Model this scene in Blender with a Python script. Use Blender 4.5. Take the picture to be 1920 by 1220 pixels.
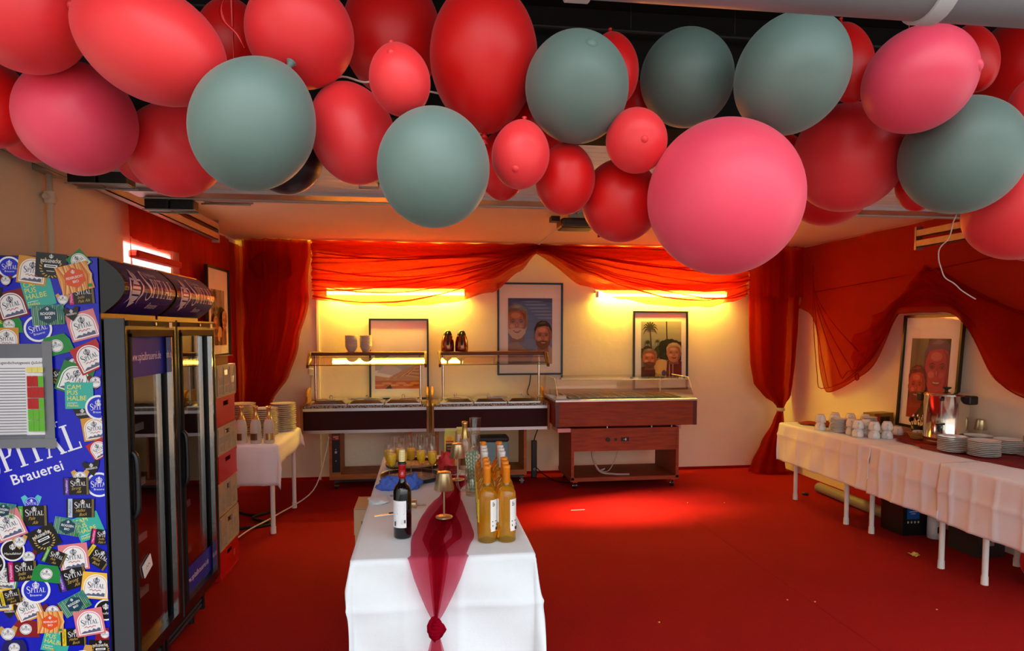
import bpy, bmesh, math, random
from mathutils import Vector, Matrix
random.seed(7)
S = bpy.context.scene
COL = S.collection
PI = math.pi
for o in list(bpy.data.objects): bpy.data.objects.remove(o)

# ------------------------------------------------------------ camera, sky, sun, exposure
cam_d = bpy.data.cameras.new('camera'); cam = bpy.data.objects.new('camera', cam_d); COL.objects.link(cam)
cam.location = (0, 0, 1.65)
cam.rotation_euler = (math.radians(90-3.205), 0, math.radians(-7.52))
cam_d.sensor_width = 36; cam_d.lens = 36*1250/1920
cam_d.shift_y = 80/1920
cam_d.clip_start = .05
S.camera = cam
W = bpy.data.worlds.new('sky'); S.world = W; W.use_nodes = True
bg = W.node_tree.nodes['Background']
bg.inputs[0].default_value = (.90, .95, 1.0, 1)
# overcast sky: about three times brighter overhead than at the horizon
_n = W.node_tree; _t = _n.nodes.new('ShaderNodeTexCoord'); _s = _n.nodes.new('ShaderNodeSeparateXYZ'); _m = _n.nodes.new('ShaderNodeMapRange')
_m.inputs['To Min'].default_value = .66; _m.inputs['To Max'].default_value = 2.75
_n.links.new(_t.outputs['Generated'], _s.inputs[0]); _n.links.new(_s.outputs['Z'], _m.inputs[0]); _n.links.new(_m.outputs[0], bg.inputs[1])
sun_d = bpy.data.lights.new('sun_offscreen', 'SUN'); sun = bpy.data.objects.new('sun_offscreen', sun_d); COL.objects.link(sun)
sun_d.energy = 22; sun_d.angle = math.radians(7); sun_d.color = (1, .62, .34)
sun.rotation_euler = Vector((3.75, .75, -1.83)).to_track_quat('-Z', 'Y').to_euler()
vs = S.view_settings
vs.view_transform = 'Standard'; vs.look = 'None'; vs.gamma = 1; vs.use_curve_mapping = False
vs.exposure = 1.02
S.cycles.transparent_max_bounces = 40

# ------------------------------------------------------------ materials
def lin(c):
    return tuple(((x/255)/12.92 if x/255 <= .04045 else ((x/255+.055)/1.055)**2.4) for x in c[:3]) + (1,)
MATS = {}
def mat(name, rgb, rough=.5, metal=0, var=.08, vs_=6., bump=0, bs=60., stretch=None, coat=0, spec=.5, sheen=0):
    if name in MATS: return MATS[name]
    m = bpy.data.materials.new(name); m.use_nodes = True; nt = m.node_tree; b = nt.nodes['Principled BSDF']
    b.inputs['Roughness'].default_value = rough; b.inputs['Metallic'].default_value = metal
    b.inputs['Coat Weight'].default_value = coat; b.inputs['Specular IOR Level'].default_value = spec
    b.inputs['Sheen Weight'].default_value = sheen
    c = lin(rgb)
    tc = nt.nodes.new('ShaderNodeTexCoord'); mp = nt.nodes.new('ShaderNodeMapping')
    nt.links.new(tc.outputs['Object'], mp.inputs[0])
    if stretch: mp.inputs['Scale'].default_value = stretch
    nz = nt.nodes.new('ShaderNodeTexNoise'); nz.inputs['Scale'].default_value = vs_; nz.inputs['Detail'].default_value = 4
    nt.links.new(mp.outputs[0], nz.inputs['Vector'])
    mx = nt.nodes.new('ShaderNodeMix'); mx.data_type = 'RGBA'
    mx.inputs['A'].default_value = tuple(min(1, x*(1-var)) for x in c[:3])+(1,)
    mx.inputs['B'].default_value = tuple(min(1, x*(1+var)) for x in c[:3])+(1,)
    nt.links.new(nz.outputs[0], mx.inputs['Factor'])
    nt.links.new(mx.outputs['Result'], b.inputs['Base Color'])
    if bump:
        n2 = nt.nodes.new('ShaderNodeTexNoise'); n2.inputs['Scale'].default_value = bs; n2.inputs['Detail'].default_value = 3
        nt.links.new(mp.outputs[0], n2.inputs['Vector'])
        bp = nt.nodes.new('ShaderNodeBump'); bp.inputs['Strength'].default_value = bump; bp.inputs['Distance'].default_value = .01
        nt.links.new(n2.outputs[0], bp.inputs['Height']); nt.links.new(bp.outputs[0], b.inputs['Normal'])
    MATS[name] = m; return m
def wood(name, a, b_, rough=.4, scale=(1, 1, 14)):
    """veneer: streaks along the axis with the small scale"""
    if name in MATS: return MATS[name]
    m = mat(name, a, rough, var=.0)
    nt = m.node_tree
    mx = [n for n in nt.nodes if n.type == 'MIX'][0]; nz = [n for n in nt.nodes if n.type == 'TEX_NOISE'][0]
    mp = [n for n in nt.nodes if n.type == 'MAPPING'][0]
    mp.inputs['Scale'].default_value = scale; nz.inputs['Scale'].default_value = 5; nz.inputs['Detail'].default_value = 6
    mx.inputs['A'].default_value = lin(a); mx.inputs['B'].default_value = lin(b_)
    rp = nt.nodes.new('ShaderNodeValToRGB'); rp.color_ramp.elements[0].position = .32; rp.color_ramp.elements[1].position = .68
    nt.links.new(nz.outputs[0], rp.inputs[0]); nt.links.new(rp.outputs[0], mx.inputs['Factor'])
    return m
def emis(name, rgb, st):
    if name in MATS: return MATS[name]
    m = bpy.data.materials.new(name); m.use_nodes = True; nt = m.node_tree; nt.nodes.clear()
    o = nt.nodes.new('ShaderNodeOutputMaterial'); e = nt.nodes.new('ShaderNodeEmission')
    e.inputs[0].default_value = rgb+(1,); e.inputs[1].default_value = st
    nt.links.new(e.outputs[0], o.inputs[0]); MATS[name] = m; return m
def thin_glass(name, tint=(1, 1, 1), refl=.12, rough=.03, body=0., bodyc=(1, 1, 1), ior=1.45):
    """thin pane: see-through, tinted, with a gloss by Fresnel and a little body colour"""
    if name in MATS: return MATS[name]
    m = bpy.data.materials.new(name); m.use_nodes = True; nt = m.node_tree; nt.nodes.clear()
    o = nt.nodes.new('ShaderNodeOutputMaterial'); t = nt.nodes.new('ShaderNodeBsdfTransparent'); t.inputs[0].default_value = tint+(1,)
    g = nt.nodes.new('ShaderNodeBsdfGlossy'); g.inputs['Roughness'].default_value = rough
    fr = nt.nodes.new('ShaderNodeFresnel')
    ge = nt.nodes.new('ShaderNodeNewGeometry'); mr = nt.nodes.new('ShaderNodeMapRange')      # both faces of a thin pane reflect alike
    mr.inputs['To Min'].default_value = ior; mr.inputs['To Max'].default_value = 1/ior
    nt.links.new(ge.outputs['Backfacing'], mr.inputs[0]); nt.links.new(mr.outputs[0], fr.inputs[0])
    ad = nt.nodes.new('ShaderNodeMath'); ad.operation = 'ADD'; ad.use_clamp = True; ad.inputs[1].default_value = refl
    nt.links.new(fr.outputs[0], ad.inputs[0])
    mx = nt.nodes.new('ShaderNodeMixShader'); nt.links.new(ad.outputs[0], mx.inputs[0])
    src = t.outputs[0]
    if body > 0:
        d = nt.nodes.new('ShaderNodeBsdfDiffuse'); d.inputs[0].default_value = bodyc+(1,)
        tr = nt.nodes.new('ShaderNodeBsdfTranslucent'); tr.inputs[0].default_value = bodyc+(1,)
        m0 = nt.nodes.new('ShaderNodeMixShader'); m0.inputs[0].default_value = .5
        nt.links.new(d.outputs[0], m0.inputs[1]); nt.links.new(tr.outputs[0], m0.inputs[2])
        m1 = nt.nodes.new('ShaderNodeMixShader'); m1.inputs[0].default_value = body
        nt.links.new(t.outputs[0], m1.inputs[1]); nt.links.new(m0.outputs[0], m1.inputs[2]); src = m1.outputs[0]
    nt.links.new(src, mx.inputs[1]); nt.links.new(g.outputs[0], mx.inputs[2]); nt.links.new(mx.outputs[0], o.inputs[0])
    MATS[name] = m; return m
def sheer(name, rgb, dens=.6, tint=(.9, .3, .2)):
    """voile: threads (diffuse and translucent) with open gaps between them"""
    if name in MATS: return MATS[name]
    m = bpy.data.materials.new(name); m.use_nodes = True; nt = m.node_tree; nt.nodes.clear()
    o = nt.nodes.new('ShaderNodeOutputMaterial'); t = nt.nodes.new('ShaderNodeBsdfTransparent'); t.inputs[0].default_value = tint+(1,)
    d = nt.nodes.new('ShaderNodeBsdfDiffuse'); d.inputs[0].default_value = lin(rgb)
    tr = nt.nodes.new('ShaderNodeBsdfTranslucent'); tr.inputs[0].default_value = lin(rgb)
    m0 = nt.nodes.new('ShaderNodeMixShader'); m0.inputs[0].default_value = .45
    nt.links.new(d.outputs[0], m0.inputs[1]); nt.links.new(tr.outputs[0], m0.inputs[2])
    tc = nt.nodes.new('ShaderNodeTexCoord'); nz = nt.nodes.new('ShaderNodeTexNoise'); nz.inputs['Scale'].default_value = 5; nz.inputs['Detail'].default_value = 3
    nt.links.new(tc.outputs['Object'], nz.inputs['Vector'])
    mr = nt.nodes.new('ShaderNodeMapRange'); mr.inputs['From Min'].default_value = .3; mr.inputs['From Max'].default_value = .7
    mr.inputs['To Min'].default_value = max(0, dens-.025); mr.inputs['To Max'].default_value = min(1, dens+.025)
    nt.links.new(nz.outputs[0], mr.inputs[0])
    mx = nt.nodes.new('ShaderNodeMixShader'); nt.links.new(mr.outputs[0], mx.inputs[0])
    nt.links.new(t.outputs[0], mx.inputs[1]); nt.links.new(m0.outputs[0], mx.inputs[2]); nt.links.new(mx.outputs[0], o.inputs[0])
    MATS[name] = m; return m
def printed(name, rough):
    """flat print: ink colours stored on the faces of the printed shapes"""
    if name in MATS: return MATS[name]
    m = bpy.data.materials.new(name); m.use_nodes = True; nt = m.node_tree; b = nt.nodes['Principled BSDF']
    a = nt.nodes.new('ShaderNodeAttribute'); a.attribute_name = 'ink'
    nt.links.new(a.outputs['Color'], b.inputs['Base Color']); b.inputs['Roughness'].default_value = rough
    MATS[name] = m; return m

# ------------------------------------------------------------ mesh helpers
class MB:
    def __init__(s): s.v = []; s.f = []; s.mi = []; s.sm = []; s.ink = []; s.m = 0; s.c = (1, 1, 1, 1); s.T = None
    def add(s, vs, fs, smooth=False):
        n = len(s.v)
        if s.T is not None: vs = [s.T @ Vector(p) for p in vs]
        s.v += [tuple(p) for p in vs]
        for q in fs:
            s.f.append([n+i for i in q]); s.mi.append(s.m); s.sm.append(smooth); s.ink.append(s.c)
        return s
    def box(s, x0, x1, y0, y1, z0, z1):
        return s.add([(x0,y0,z0),(x1,y0,z0),(x1,y1,z0),(x0,y1,z0),(x0,y0,z1),(x1,y0,z1),(x1,y1,z1),(x0,y1,z1)],
                     [(3,2,1,0),(4,5,6,7),(0,1,5,4),(1,2,6,5),(2,3,7,6),(3,0,4,7)])
    def cyl(s, p0, p1, r0, r1=None, n=14, caps=True, smooth=True):
        r1 = r0 if r1 is None else r1
        p0 = Vector(p0); p1 = Vector(p1); d = (p1-p0).normalized()
        a = d.orthogonal().normalized(); b = d.cross(a)
        vs = []
        for p, r in ((p0, r0), (p1, r1)):
            for i in range(n):
                t = 2*PI*i/n; vs.append(p+(a*math.cos(t)+b*math.sin(t))*r)
        s.add(vs, [(i, (i+1) % n, n+(i+1) % n, n+i) for i in range(n)], smooth)
        if caps:
            s.add(vs[:n], [tuple(range(n-1, -1, -1))]); s.add(vs[n:], [tuple(range(n))])
        return s
    def lathe(s, prof, o=(0, 0, 0), n=20, smooth=True, sx=1, sy=1):
        vs = []
        for r, z in prof:
            for i in range(n):
                t = 2*PI*i/n; vs.append((o[0]+r*math.cos(t)*sx, o[1]+r*math.sin(t)*sy, o[2]+z))
        fs = []
        for k in range(len(prof)-1):
            for i in range(n):
                fs.append((k*n+i, k*n+(i+1) % n, (k+1)*n+(i+1) % n, (k+1)*n+i))
        s.add(vs, fs, smooth)
        return s
    def tube(s, pts, r, n=8, smooth=True, caps=True):
        pts = [Vector(p) for p in pts]; m = len(pts); up = None; vs = []
        for k, p in enumerate(pts):
            d = (pts[min(k+1, m-1)]-pts[max(k-1, 0)]).normalized()
            if up is None: up = d.orthogonal().normalized()
            up = (up-d*up.dot(d)).normalized(); b = d.cross(up)
            rr = r[k] if isinstance(r, (list, tuple)) else r
            for i in range(n):
                t = 2*PI*i/n; vs.append(p+(up*math.cos(t)+b*math.sin(t))*rr)
        fs = [(k*n+i, k*n+(i+1) % n, (k+1)*n+(i+1) % n, (k+1)*n+i) for k in range(m-1) for i in range(n)]
        if caps: fs += [tuple(range(n-1, -1, -1)), tuple((m-1)*n+i for i in range(n))]
        return s.add(vs, fs, smooth)
    def ball(s, c, r, nu=16, nv=10, smooth=True):
        r = r if isinstance(r, (list, tuple)) else (r, r, r)
        vs = [(c[0], c[1], c[2]-r[2])]
        for j in range(1, nv):
            ph = -PI/2+PI*j/nv
            for i in range(nu):
                t = 2*PI*i/nu; vs.append((c[0]+r[0]*math.cos(ph)*math.cos(t), c[1]+r[1]*math.cos(ph)*math.sin(t), c[2]+r[2]*math.sin(ph)))
        vs.append((c[0], c[1], c[2]+r[2])); L = len(vs)-1
        fs = [(0, 1+(i+1) % nu, 1+i) for i in range(nu)]
        for j in range(nv-2):
            for i in range(nu):
                a = 1+j*nu+i; b = 1+j*nu+(i+1) % nu; fs.append((a, b, b+nu, a+nu))
        fs += [(L, 1+(nv-2)*nu+i, 1+(nv-2)*nu+(i+1) % nu) for i in range(nu)]
        return s.add(vs, fs, smooth)
    def prism(s, poly, fn, h0, h1, smooth=False):
        """poly in a plane, extruded between two heights; fn(a, b, h) gives the point"""
        n = len(poly)
        vs = [fn(a, b, h0) for a, b in poly]+[fn(a, b, h1) for a, b in poly]
        return s.add(vs, [tuple(range(n-1, -1, -1)), tuple(range(n, 2*n))]+[(i, (i+1) % n, n+(i+1) % n, n+i) for i in range(n)], smooth)
    def grid(s, fn, nu, nv, smooth=True, skip=None, closed=False):
        vs = [fn(i/nu, j/nv) for j in range(nv+1) for i in range(nu+1)]
        fs = []
        for j in range(nv):
            for i in range(nu):
                if skip and skip((i+.5)/nu, (j+.5)/nv): continue
                a = j*(nu+1)+i; fs.append((a, a+1, a+nu+2, a+nu+1))
        return s.add(vs, fs, smooth)
    def build(s, name, mats, parent=None, bevel=0, loc=None, rot=None, solid=0, seg=2, ink=False):
        me = bpy.data.meshes.new(name)
        me.from_pydata(s.v, [], s.f)
        if not isinstance(mats, (list, tuple)): mats = [mats]
        for m in mats: me.materials.append(m)
        me.polygons.foreach_set('material_index', [min(i, len(mats)-1) for i in s.mi])
        me.polygons.foreach_set('use_smooth', s.sm)
        if ink:
            at = me.color_attributes.new('ink', 'FLOAT_COLOR', 'CORNER'); k = 0; buf = []
            for p, c in zip(me.polygons, s.ink): buf += list(c)*p.loop_total
            at.data.foreach_set('color', buf)
        me.validate(); me.update()
        if bevel:
            bm = bmesh.new(); bm.from_mesh(me); bmesh.ops.remove_doubles(bm, verts=bm.verts, dist=1e-5)
            es = [e for e in bm.edges if len(e.link_faces) == 2 and e.calc_face_angle(0) > .6]
            bmesh.ops.bevel(bm, geom=es, offset=bevel, segments=seg, affect='EDGES', profile=.5, clamp_overlap=True)
            bm.to_mesh(me); bm.free()
            for p in me.polygons: p.use_smooth = p.use_smooth
        o = bpy.data.objects.new(name, me); COL.objects.link(o)
        if loc is not None: o.location = loc
        if rot is not None: o.rotation_euler = rot
        if solid:
            md = o.modifiers.new('thickness', 'SOLIDIFY'); md.thickness = solid; md.offset = 0
        if parent is not None: o.parent = parent
        return o
def box(name, m, x0, x1, y0, y1, z0, z1, parent=None, bevel=0, **k):
    return MB().box(x0, x1, y0, y1, z0, z1).build(name, m, parent, bevel, **k)
def tag(o, label, cat, group=None, kind=None):
    o['label'] = label; o['category'] = cat
    if group: o['group'] = group
    if kind: o['kind'] = kind
    return o
def thing(name, label, cat, loc=(0, 0, 0), rz=0, group=None):
    o = bpy.data.objects.new(name, None); COL.objects.link(o); o.empty_display_size = .05
    o.location = loc; o.rotation_euler = (0, 0, rz)
    return tag(o, label, cat, group)
def struct(o, label=None, cat=None):
    o['kind'] = 'structure'
    if label: o['label'] = label; o['category'] = cat
    return o
def dup(o, parent=None, loc=None, rz=None, label=None, group=None):
    c = o.copy(); COL.objects.link(c)
    if parent is not None: c.parent = parent
    if loc is not None: c.location = loc
    if rz is not None: c.rotation_euler = (0, 0, rz)
    if label: c['label'] = label
    if group: c['group'] = group
    for ch in list(o.children): dup(ch, c)
    return c
def smoothpath(pts, n=8):
    """Catmull-Rom through the points"""
    P = [Vector(p) for p in pts]; out = []
    for i in range(len(P)-1):
        p0 = P[max(i-1, 0)]; p1 = P[i]; p2 = P[i+1]; p3 = P[min(i+2, len(P)-1)]
        for k in range(n):
            t = k/n
            out.append(.5*((2*p1)+(p2-p0)*t+(2*p0-5*p1+4*p2-p3)*t*t+(3*p1-p0-3*p2+p3)*t**3))
    out.append(P[-1]); return out
def lerp(xs, ys, x):
    if x <= xs[0]: return ys[0]
    for i in range(len(xs)-1):
        if x <= xs[i+1]:
            t = (x-xs[i])/(xs[i+1]-xs[i]); t = t*t*(3-2*t)*.5+t*.5
            return ys[i]+(ys[i+1]-ys[i])*t
    return ys[-1]
def spl(xs, ys, x):
    """smooth curve through the points"""
    n = len(xs)
    if x <= xs[0]: return ys[0]
    if x >= xs[-1]: return ys[-1]
    i = max(k for k in range(n-1) if xs[k] <= x)
    def sl(k):
        a, b = max(k-1, 0), min(k+1, n-1); return (ys[b]-ys[a])/(xs[b]-xs[a])
    h = xs[i+1]-xs[i]; t = (x-xs[i])/h
    return (2*t**3-3*t*t+1)*ys[i]+(t**3-2*t*t+t)*h*sl(i)+(3*t*t-2*t**3)*ys[i+1]+(t**3-t*t)*h*sl(i+1)

# ------------------------------------------------------------ flat print helper (x right, y up, facing +z)
TXT = {}
def text_mesh(body, bold=0.):
    k = (body, bold)
    if k in TXT: return TXT[k]
    cu = bpy.data.curves.new('lettering', 'FONT'); cu.body = body; cu.size = 1; cu.resolution_u = 2; cu.offset = bold
    ob = bpy.data.objects.new('lettering', cu); COL.objects.link(ob)
    me = bpy.data.meshes.new_from_object(ob)
    vs = [(v.co.x, v.co.y) for v in me.vertices]; fs = [tuple(p.vertices) for p in me.polygons]
    bpy.data.objects.remove(ob); bpy.data.curves.remove(cu); bpy.data.meshes.remove(me)
    x0 = min(p[0] for p in vs); x1 = max(p[0] for p in vs)
    vs = [(x-x0, y) for x, y in vs]
    TXT[k] = (vs, fs, x1-x0); return TXT[k]
class PR(MB):
    def __init__(s, step=.0004): super().__init__(); s.w = 0; s.step = step
    def ly(s): s.w += s.step; return s.w
    def col(s, rgb): s.c = lin(rgb); return s
    def poly(s, pts, rgb):
        s.col(rgb); w = s.ly()
        a = sum(pts[i][0]*pts[(i+1) % len(pts)][1]-pts[(i+1) % len(pts)][0]*pts[i][1] for i in range(len(pts)))
        if a < 0: pts = pts[::-1]
        return s.add([(x, y, w) for x, y in pts], [tuple(range(len(pts)))])
    def rect(s, x, y, w, h, rgb, a=0):
        ca, sa = math.cos(a), math.sin(a)
        return s.poly([(x+u*ca-v*sa, y+u*sa+v*ca) for u, v in ((-w/2, -h/2), (w/2, -h/2), (w/2, h/2), (-w/2, h/2))], rgb)
    def ell(s, x, y, rx, ry, rgb, n=24, a=0):
        ca, sa = math.cos(a), math.sin(a)
        return s.poly([(x+rx*math.cos(t)*ca-ry*math.sin(t)*sa, y+rx*math.cos(t)*sa+ry*math.sin(t)*ca) for t in [2*PI*i/n for i in range(n)]], rgb)
    def ring(s, x, y, rx, ry, th, rgb, n=28, t0=0, t1=2*PI):
        s.col(rgb); w = s.ly(); vs = []
        for i in range(n+1):
            t = t0+(t1-t0)*i/n
            vs += [(x+rx*math.cos(t), y+ry*math.sin(t), w), (x+(rx-th)*math.cos(t), y+(ry-th)*math.sin(t), w)]
        return s.add(vs, [(2*i, 2*i+2, 2*i+3, 2*i+1) for i in range(n)])
    def stroke(s, pts, wd, rgb):
        s.col(rgb); w = s.ly(); n = len(pts); vs = []
        for i, (x, y) in enumerate(pts):
            a = pts[max(i-1, 0)]; b = pts[min(i+1, n-1)]; dx, dy = b[0]-a[0], b[1]-a[1]; L = math.hypot(dx, dy) or 1
            h = (wd[i] if isinstance(wd, (list, tuple)) else wd)/2
            vs += [(x-dy/L*h, y+dx/L*h, w), (x+dy/L*h, y-dx/L*h, w)]
        return s.add(vs, [(2*i+1, 2*i+3, 2*i+2, 2*i) for i in range(n-1)])
    def text(s, body, x, y, size, rgb, a=0, bold=0., shear=0., xs=1., al='c'):
        vs, fs, wd = text_mesh(body, bold); s.col(rgb); w = s.ly(); ca, sa = math.cos(a), math.sin(a); out = []
        off = {'c': wd/2, 'l': 0, 'r': wd}[al]
        for u, v in vs:
            u = (u-off)*xs+v*shear; u *= size; v = v*size
            out.append((x+u*ca-v*sa, y+u*sa+v*ca, w))
        return s.add(out, fs)
    def fitted(s, body, x, y, wid, size, rgb, **k):
        vs, fs, wd = text_mesh(body, k.get('bold', 0.)); return s.text(body, x, y, size, rgb, xs=wid/(wd*size), **k)
    def spital(s, x, y, h, rgb, a=0, big=1.45):
        """serif capitals with a drop initial, left end at x, base line at y"""
        ca, sa = math.cos(a), math.sin(a); s.col(rgb); w = s.ly()
        def put(pts, fs=None):
            nonlocal w
            w += s.step*.12
            vs = [(x+(u*ca-v*sa)*h, y+(u*sa+v*ca)*h, w) for u, v in pts]
            s.add(vs, fs or [tuple(range(len(pts)))])
        def bar(u0, v0, u1, v1): put([(u0, v0), (u1, v0), (u1, v1), (u0, v1)])
        def ln(pts, wd):
            n = len(pts); vs = []
            for i, (px, py) in enumerate(pts):
                p, q = pts[max(i-1, 0)], pts[min(i+1, n-1)]; dx, dy = q[0]-p[0], q[1]-p[1]; L = math.hypot(dx, dy) or 1; k = wd[i]/2
                vs += [(px-dy/L*k, py+dx/L*k), (px+dy/L*k, py-dx/L*k)]
            put(vs, [(2*i+1, 2*i+3, 2*i+2, 2*i) for i in range(n-1)])
        B = big
        sp = smoothpath([(.62*B*p[0], B*(p[1]-.1), q) for p, q in zip([(.82, .98), (.8, .8), (.62, 1.0), (.38, 1.0), (.2, .84), (.26, .66), (.5, .54), (.74, .42), (.84, .24), (.7, .05), (.45, 0), (.2, .1), (.14, .28)],
           [.02, .04, .07, .09, .15, .18, .20, .19, .15, .10, .08, .04, .03])], 4)
        ln([(p.x, p.y) for p in sp], [max(.015, p.z) for p in sp])
        u = .62*B+.02
        bar(u+.08, 0, u+.2, 1); bar(u, 0, u+.28, .05); bar(u, .95, u+.2, 1)
        ln([(u+.2, .97), (u+.38, .95), (u+.47, .76), (u+.38, .55), (u+.2, .5)], [.05, .07, .13, .07, .05]); u += .6
        bar(u+.08, 0, u+.2, 1); bar(u, 0, u+.28, .05); bar(u, .95, u+.28, 1); u += .36
        bar(u+.24, 0, u+.36, 1); bar(u+.15, 0, u+.45, .05); bar(u, .94, u+.6, 1); bar(u, .78, u+.03, .95); bar(u+.57, .78, u+.6, .95); u += .6
        ln([(u+.1, 0), (u+.36, 1)], [.06, .06]); ln([(u+.34, 1), (u+.62, 0)], [.13, .13]); bar(u+.18, .33, u+.52, .39); bar(u, 0, u+.2, .05); bar(u+.5, 0, u+.74, .05); u += .78
        bar(u+.08, 0, u+.2, 1); bar(u, .95, u+.28, 1); bar(u, 0, u+.52, .06); bar(u+.48, 0, u+.52, .25)
        return (u+.52)*h
    def emblem(s, x, y, h, rgb, gap, a=0):
        """upright urn with bands, two curling handles and a leaf on top"""
        ca, sa = math.cos(a), math.sin(a)
        def q(u, v): return (x+(u*ca-v*sa)*h, y+(u*sa+v*ca)*h)
        s.poly([q(.26*math.cos(t), -.1+.3*math.sin(t)) for t in [2*PI*i/18 for i in range(18)]], rgb)
        for v, k in ((-.2, .22), (-.06, .25), (.06, .22)):
            s.poly([q(-k, v-.022), q(k, v-.022), q(k, v+.022), q(-k, v+.022)], gap)
        for sg in (-1, 1):
            s.stroke([q(sg*u, v) for u, v in ((.1, .2), (.3, .22), (.4, .06), (.36, -.14), (.26, -.3), (.34, -.42))], [h*.05, h*.07, h*.09, h*.08, h*.06, h*.02], rgb)
        s.poly([q(u, v) for u, v in ((-.1, .18), (.1, .18), (.16, .36), (.04, .5), (-.04, .42), (-.14, .34))], rgb)
        s.stroke([q(0, .2), q(.03, .42)], h*.03, gap)
        s.poly([q(u, v) for u, v in ((-.16, -.38), (.16, -.38), (0, -.52))], rgb)
    def done(s, name, parent=None, gloss=.35, loc=None, rot=None):
        return s.build(name, printed('printed_ink_%d' % int(gloss*100), gloss), parent, loc=loc, rot=rot, ink=True)
FACE_CAM = (PI/2, 0, 0)          # print facing -y
FACE_AISLE = (PI/2, 0, PI/2)     # print facing +x
FACE_LEFT = (PI/2, 0, -PI/2)     # print facing -x

# ============================================================ common materials
M_wall = mat('plaster_wall', (243, 226, 200), .85, var=.05, vs_=2.2, bump=.25, bs=14)
M_ceil = mat('ceiling_paint', (238, 222, 196), .85, var=.03, vs_=2)
M_white = mat('white_paint', (236, 234, 228), .4, var=.03)
M_black = mat('black_plastic', (16, 16, 18), .4, var=.15)
M_blackm = mat('black_lacquer', (14, 13, 14), .28, var=.1)
M_steel = mat('brushed_steel', (205, 205, 208), .28, 1, var=.08, vs_=40, stretch=(1, 1, 12))
M_chrome = mat('chrome', (225, 222, 215), .1, 1, var=.04)
M_alu = mat('aluminium', (196, 190, 192), .42, 1, var=.12, vs_=9)
M_zinc = mat('galvanised_steel', (176, 174, 170), .45, 1, var=.2, vs_=14)
M_rubber = mat('grey_rubber', (120, 120, 122), .7)
M_cord = mat('black_cord', (18, 17, 16), .6)
M_lino = mat('white_linen', (228, 233, 236), .8, var=.025, vs_=30, bump=.12, bs=240, sheen=.2)
M_damask = mat('white_damask', (246, 240, 240), .6, var=.025, vs_=18, bump=.06, bs=200, sheen=.3)
M_porc = mat('white_porcelain', (240, 236, 228), .16, var=.02, coat=.3)
V_wall = sheer('red_voile', (176, 34, 20), .54, (.90, .34, .20))
V_dark = V_wall
V_lamp = V_wall

# ============================================================ room shell
XL, XR, YF, YB, ZC = -1.95, 4.30, 2.42, 7.55, 2.60
# carpet
def carpet():
    m = mat('red_carpet', (152, 18, 15), .95, var=.16, vs_=70, bump=.5, bs=320, sheen=0, spec=.1)
    nt = m.node_tree
    mx = [n for n in nt.nodes if n.type == 'MIX'][0]; b = nt.nodes['Principled BSDF']
    n2 = nt.nodes.new('ShaderNodeTexNoise'); n2.inputs['Scale'].default_value = 1.3; n2.inputs['Detail'].default_value = 5
    tc = [n for n in nt.nodes if n.type == 'TEX_COORD'][0]; nt.links.new(tc.outputs['Object'], n2.inputs['Vector'])
    m2 = nt.nodes.new('ShaderNodeMix'); m2.data_type = 'RGBA'; m2.blend_type = 'MULTIPLY'; m2.inputs['Factor'].default_value = .55
    rp = nt.nodes.new('ShaderNodeValToRGB'); rp.color_ramp.elements[0].color = (.88, .88, .88, 1); rp.color_ramp.elements[1].color = (1.04, 1.04, 1.04, 1)
    rp.color_ramp.elements[0].position = .35; rp.color_ramp.elements[1].position = .65
    nt.links.new(n2.outputs[0], rp.inputs[0]); nt.links.new(mx.outputs['Result'], m2.inputs['A']); nt.links.new(rp.outputs[0], m2.inputs['B'])
    nt.links.new(m2.outputs['Result'], b.inputs['Base Color'])
    return m
M_carpet = carpet()
flo = MB()
xs = [XL-.1, .32, 2.33, XR+.1]
for a, b in zip(xs[:-1], xs[1:]): flo.box(a+.0015, b-.0015, YF-.25, YB+.1, -.02, 0)      # three carpet lengths with butt seams
struct(flo.build('floor', M_carpet), 'red carpet laid in lengths over the floor', 'carpet')
struct(box('floor_screed', mat('screed', (80, 22, 18), .9), XL-.1, XR+.1, YF-.25, YB+.1, -.08, -.012), 'dark screed under the red carpet', 'floor')
struct(box('pavement', mat('outdoor_paving', (92, 90, 88), .9, var=.15, vs_=3, bump=.3, bs=30), -14, 16, -16, YF-.25, -.12, -.02), 'grey paving in front of the open garage', 'pavement')
struct(box('wall_back', M_wall, XL-.15, XR+.15, YB, YB+.15, -.05, ZC+.15))
struct(box('wall_right', M_wall, XR, XR+.15, YF-.1, YB, -.05, ZC+.15))
WY0, WY1, WZ0, WZ1 = 4.69, 5.57, 1.35, 2.25      # window opening in the left wall
wl = MB()
wl.box(XL-.05, XL, YF-.1, WY0, -.05, ZC+.15).box(XL-.05, XL, WY1, YB, -.05, ZC+.15)
wl.box(XL-.05, XL, WY0, WY1, -.05, WZ0).box(XL-.05, XL, WY0, WY1, WZ1, ZC+.15)
struct(wl.build('wall_left', M_wall))
struct(box('ceiling', M_ceil, XL-.15, XR+.15, YF-.1, YB+.15, ZC, ZC+.12))
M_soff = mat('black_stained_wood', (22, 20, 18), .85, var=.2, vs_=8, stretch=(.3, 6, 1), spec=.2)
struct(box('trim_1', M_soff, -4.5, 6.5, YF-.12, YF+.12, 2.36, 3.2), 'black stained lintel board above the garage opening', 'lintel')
cn = thing('canopy', 'black stained timber soffit over the garage entrance', 'canopy', (0, 0, 2.76))
cn['kind'] = 'structure'; del cn['category']
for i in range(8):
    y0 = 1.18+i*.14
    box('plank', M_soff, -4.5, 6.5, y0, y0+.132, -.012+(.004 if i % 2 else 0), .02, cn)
box('deck', M_soff, -4.5, 6.5, 1.15, YF-.1, .02, .05, cn)
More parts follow.
